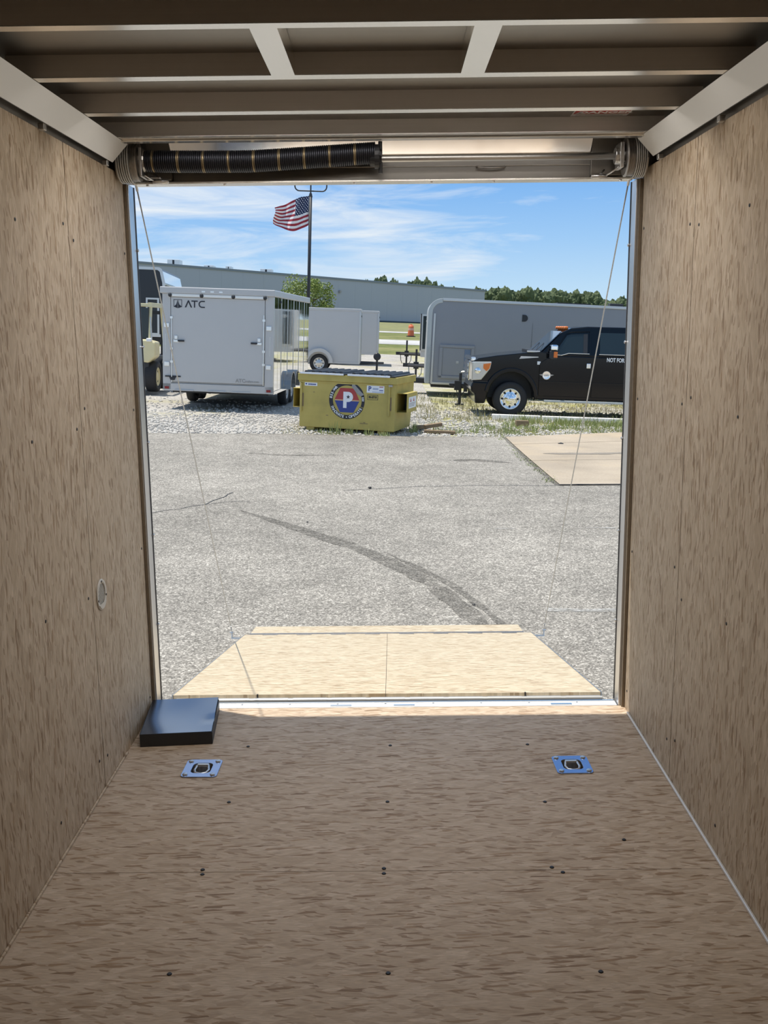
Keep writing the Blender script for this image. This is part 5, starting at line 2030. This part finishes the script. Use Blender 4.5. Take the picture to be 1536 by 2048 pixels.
fl = B()
uvl = fl.loops.layers.uv.new('UVMap')
nu, nv = 40, 26
grid = []
for i in range(nu + 1):
    col = []
    u = i / nu
    for j in range(nv + 1):
        v = j / nv
        # hoist at x=0 (right), fly towards -x; v=0 bottom, 1 top
        zt_, zb_ = 8.08 - .52 * u - .10 * u * u + .04 * math.sin(u * 6), 6.70 - .42 * math.sin(u * 2.6) * (.9) + .28 * u * u * .95
        x = -.08 - 1.66 * u - .06 * math.sin(v * 5 + 1) * u
        z = zb_ + (zt_ - zb_) * v + .05 * math.sin(u * 11 + v * 3) * u * (1 - v)
        y = .16 * math.sin(u * 9 + v * 2.2) * (.25 + u * .75) + .05 * math.sin(u * 21 + v * 6)
        col.append(fl.verts.new((x, y, z - 7.4)))
    grid.append(col)
for i in range(nu):
    for j in range(nv):
        f = fl.faces.new((grid[i][j], grid[i + 1][j], grid[i + 1][j + 1], grid[i][j + 1]))
        for lp, (uu, vv) in zip(f.loops, ((i, j), (i + 1, j), (i + 1, j + 1), (i, j + 1))):
            lp[uvl].uv = (uu / nu, vv / nv)


def flag_mat():
    m, n, l, b = new_mat('striped_flag_cloth')
    uv = n.new('ShaderNodeUVMap')
    s = n.new('ShaderNodeSeparateXYZ')
    l.new(uv.outputs[0], s.inputs[0])

    def mth(op, a, b_=None):
        x = n.new('ShaderNodeMath')
        x.operation = op
        for i_, q in enumerate((a, b_)):
            if q is None: continue
            if isinstance(q, (int, float)): x.inputs[i_].default_value = q
            else: l.new(q, x.inputs[i_])
        return x.outputs[0]
    st_ = mth('MODULO', mth('FLOOR', mth('MULTIPLY', s.outputs['Y'], 13)), 2)
    stripes = n.new('ShaderNodeMix')
    stripes.data_type = 'RGBA'
    stripes.inputs['A'].default_value = (.33, .028, .045, 1)
    stripes.inputs['B'].default_value = (.80, .78, .78, 1)
    l.new(st_, stripes.inputs['Factor'])
    can = mth('MULTIPLY', mth('LESS_THAN', s.outputs['X'], .4), mth('GREATER_THAN', s.outputs['Y'], 6 / 13))
    # staggered stars
    cu = mth('MULTIPLY', s.outputs['X'], 11 / .4 * .5)
    cv = mth('MULTIPLY', mth('SUBTRACT', s.outputs['Y'], 6 / 13), 9 / (7 / 13) * .5)
    d1_ = mth('ADD', mth('POWER', mth('SUBTRACT', mth('FRACT', cu), .5), 2), mth('POWER', mth('SUBTRACT', mth('FRACT', cv), .5), 2))
    d2_ = mth('ADD', mth('POWER', mth('SUBTRACT', mth('FRACT', mth('ADD', cu, .5)), .5), 2), mth('POWER', mth('SUBTRACT', mth('FRACT', mth('ADD', cv, .5)), .5), 2))
    star = mth('LESS_THAN', mth('MINIMUM', d1_, d2_), .022)
    c1 = n.new('ShaderNodeMix')
    c1.data_type = 'RGBA'
    c1.inputs['A'].default_value = (.02, .03, .085, 1)
    c1.inputs['B'].default_value = (.78, .78, .80, 1)
    l.new(star, c1.inputs['Factor'])
    c2 = n.new('ShaderNodeMix')
    c2.data_type = 'RGBA'
    l.new(can, c2.inputs['Factor'])
    l.new(stripes.outputs['Result'], c2.inputs['A'])
    l.new(c1.outputs['Result'], c2.inputs['B'])
    l.new(c2.outputs['Result'], b.inputs['Base Color'])
    b.inputs['Roughness'].default_value = .8
    return m


fo = obj('flag', fl, flag_mat(), smooth=True)
tag(fo, 'striped red and white flag with a starred blue corner flying from the tall pole', 'flag')
yard(fo, -4.10, 50, 7.4, R(4))

# leafy tree behind the big white trailer
rnd = random.Random(5)
tr = thing('leafy_tree', 'bright green leafy tree standing behind the white cargo trailer by the flagpole', 'tree')
yard(tr, -5.0, 60, rise(60), 0)
zz = rise(60)
bm = B()
tube(bm, [(0, 0, -.05), (.05, 0, 1.0), (0, .05, 2.0), (.08, 0, 3.4)], .11, 8)
for a in range(0, 360, 60):
    tube(bm, [(0, 0, 1.2 + a / 300), (.6 * math.cos(R(a)), .6 * math.sin(R(a)), 2.2 + a / 500), (1.2 * math.cos(R(a + 15)), 1.2 * math.sin(R(a + 15)), 3.0)], .035, 6)
obj('trunk', bm, MT['bark'], tr)
bm = B()
cl = [(rnd.uniform(-1.25, 1.25), rnd.uniform(-1.2, 1.2), rnd.uniform(1.6, 3.75), rnd.uniform(.35, .62)) for _ in range(26)]
cl = [c for c in cl if (c[0] / 1.5) ** 2 + ((c[2] - 2.6) / 1.7) ** 2 < 1.0] + [(0, 0, 3.75, .4), (-1.2, 0, 3.1, .4), (1.25, .1, 3.0, .42), (.5, -.3, 3.7, .4), (-.5, 0, 3.5, .45), (.9, 0, 2.1, .5), (-.9, .1, 2.2, .5), (.2, -.4, 2.8, .6)]
for i in range(7500):
    cx, cy, cz_, rr = rnd.choice(cl)
    d = Vector((rnd.gauss(0, 1), rnd.gauss(0, 1), rnd.gauss(0, 1))).normalized() * rr * (rnd.random() ** .45) * 1.15
    c = Vector((cx, cy, cz_)) + d
    u = Vector((rnd.gauss(0, 1), rnd.gauss(0, 1), rnd.gauss(0, .6))).normalized()
    v = u.cross(Vector((rnd.gauss(0, 1), rnd.gauss(0, 1), rnd.gauss(0, 1)))).normalized()
    a, b_ = .075, .04
    bm.faces.new([bm.verts.new(c + u * a), bm.verts.new(c + v * b_), bm.verts.new(c - u * a), bm.verts.new(c - v * b_)])
o = obj('foliage', bm, MT['leaf'], tr)
o['kind'] = 'stuff'

# wooded skyline beyond the warehouse: every tree its own object
meshes = []
for k in range(6):
    bm = B()
    for i in range(15):
        a, r_ = rnd.uniform(0, 6.28), rnd.uniform(0, 1.0)
        zc = rnd.uniform(.25, .86) if i > 6 else rnd.uniform(.72, .84)
        c = Vector((r_ * math.cos(a) * (1.15 - .7 * abs(zc - .5)), r_ * math.sin(a) * (1.15 - .7 * abs(zc - .5)), zc * 2.2))
        m0 = len(bm.verts)
        bmesh.ops.create_icosphere(bm, subdivisions=3, radius=rnd.uniform(.34, .55), matrix=Matrix.Translation(c))
        bm.verts.ensure_lookup_table()
        for v in bm.verts[m0:]:
            d = v.co - c
            v.co = c + d * (1 + .45 * noise.noise(v.co * 4.5 + Vector((k * 9, 0, 0))) + .25 * noise.noise(v.co * 11))
    me = bpy.data.meshes.new('tree_crown')
    bm.to_mesh(me)
    bm.free()
    me.materials.append(MT['leaf_far'])
    meshes.append(me)
tkm = bpy.data.meshes.new('tree_trunk')
bm = cyl(B(), (0, 0, 0), (0, 0, 1.3), .09, .05, n=8)
bm.to_mesh(bm and tkm)
bm.free()
tkm.materials.append(MT['bark'])


def skyline_tree(X, Y, ztop, rad, k, label, group):
    t = thing('skyline_tree', label, 'tree', group=group)
    zb = rise(Y)
    sc_ = (ztop - zb) / 2.35
    yard(t, X, Y, zb, rnd.uniform(0, 6.28))
    c = bpy.data.objects.new('crown', meshes[k % 6])
    C.objects.link(c)
    c.parent = t
    c.scale = (rad, rad, sc_)
    q_ = bpy.data.objects.new('trunk', tkm)
    C.objects.link(q_)
    q_.parent = t
    q_.scale = (2.5, 2.5, sc_)


for X, Y, zt, rd, lb in ((-4.6, 238, 12.5, 1.5, 'first and smaller tree of the small clump above the warehouse roof, nearest the flagpole'), (-2.0, 241, 13.3, 1.7, 'tallest middle tree of the small clump above the warehouse roof'), (.6, 238, 12.6, 1.5, 'last tree of the small clump above the warehouse roof, farther from the flagpole')):
    skyline_tree(X, Y, zt, rd, rnd.randrange(6), lb, 'small clump above the warehouse roof')
for X, Y, zt, rd, lb in ((5.6, 238, 13.0, 1.6, 'first tree of the wider clump above the warehouse roof'), (8.0, 242, 13.2, 1.6, 'second tree of the wider clump above the warehouse roof'), (10.6, 238, 12.5, 1.6, 'third tree of the wider clump above the warehouse roof'), (13.2, 242, 11.6, 1.5, 'low tree of the wider clump, nearest the end of the warehouse roof')):
    skyline_tree(X, Y, zt, rd, rnd.randrange(6), lb, 'wider clump above the warehouse roof')
for i in range(52):
    u = i / 51
    X = 15.5 + 52 * u
    zt = 12.3 - 2.0 * u - .5 * math.sin(u * 9) + rnd.uniform(-.7, .6)
    if u < .12: zt -= .9
    if .66 < u < .73: zt -= 1.4
    skyline_tree(X, 246 + (i % 3) * 7 + rnd.uniform(-2, 2), zt, rnd.uniform(1.6, 2.7), rnd.randrange(6), 'tree in the wooded skyline to the side of the warehouse, over the grey trailer', 'wooded skyline')
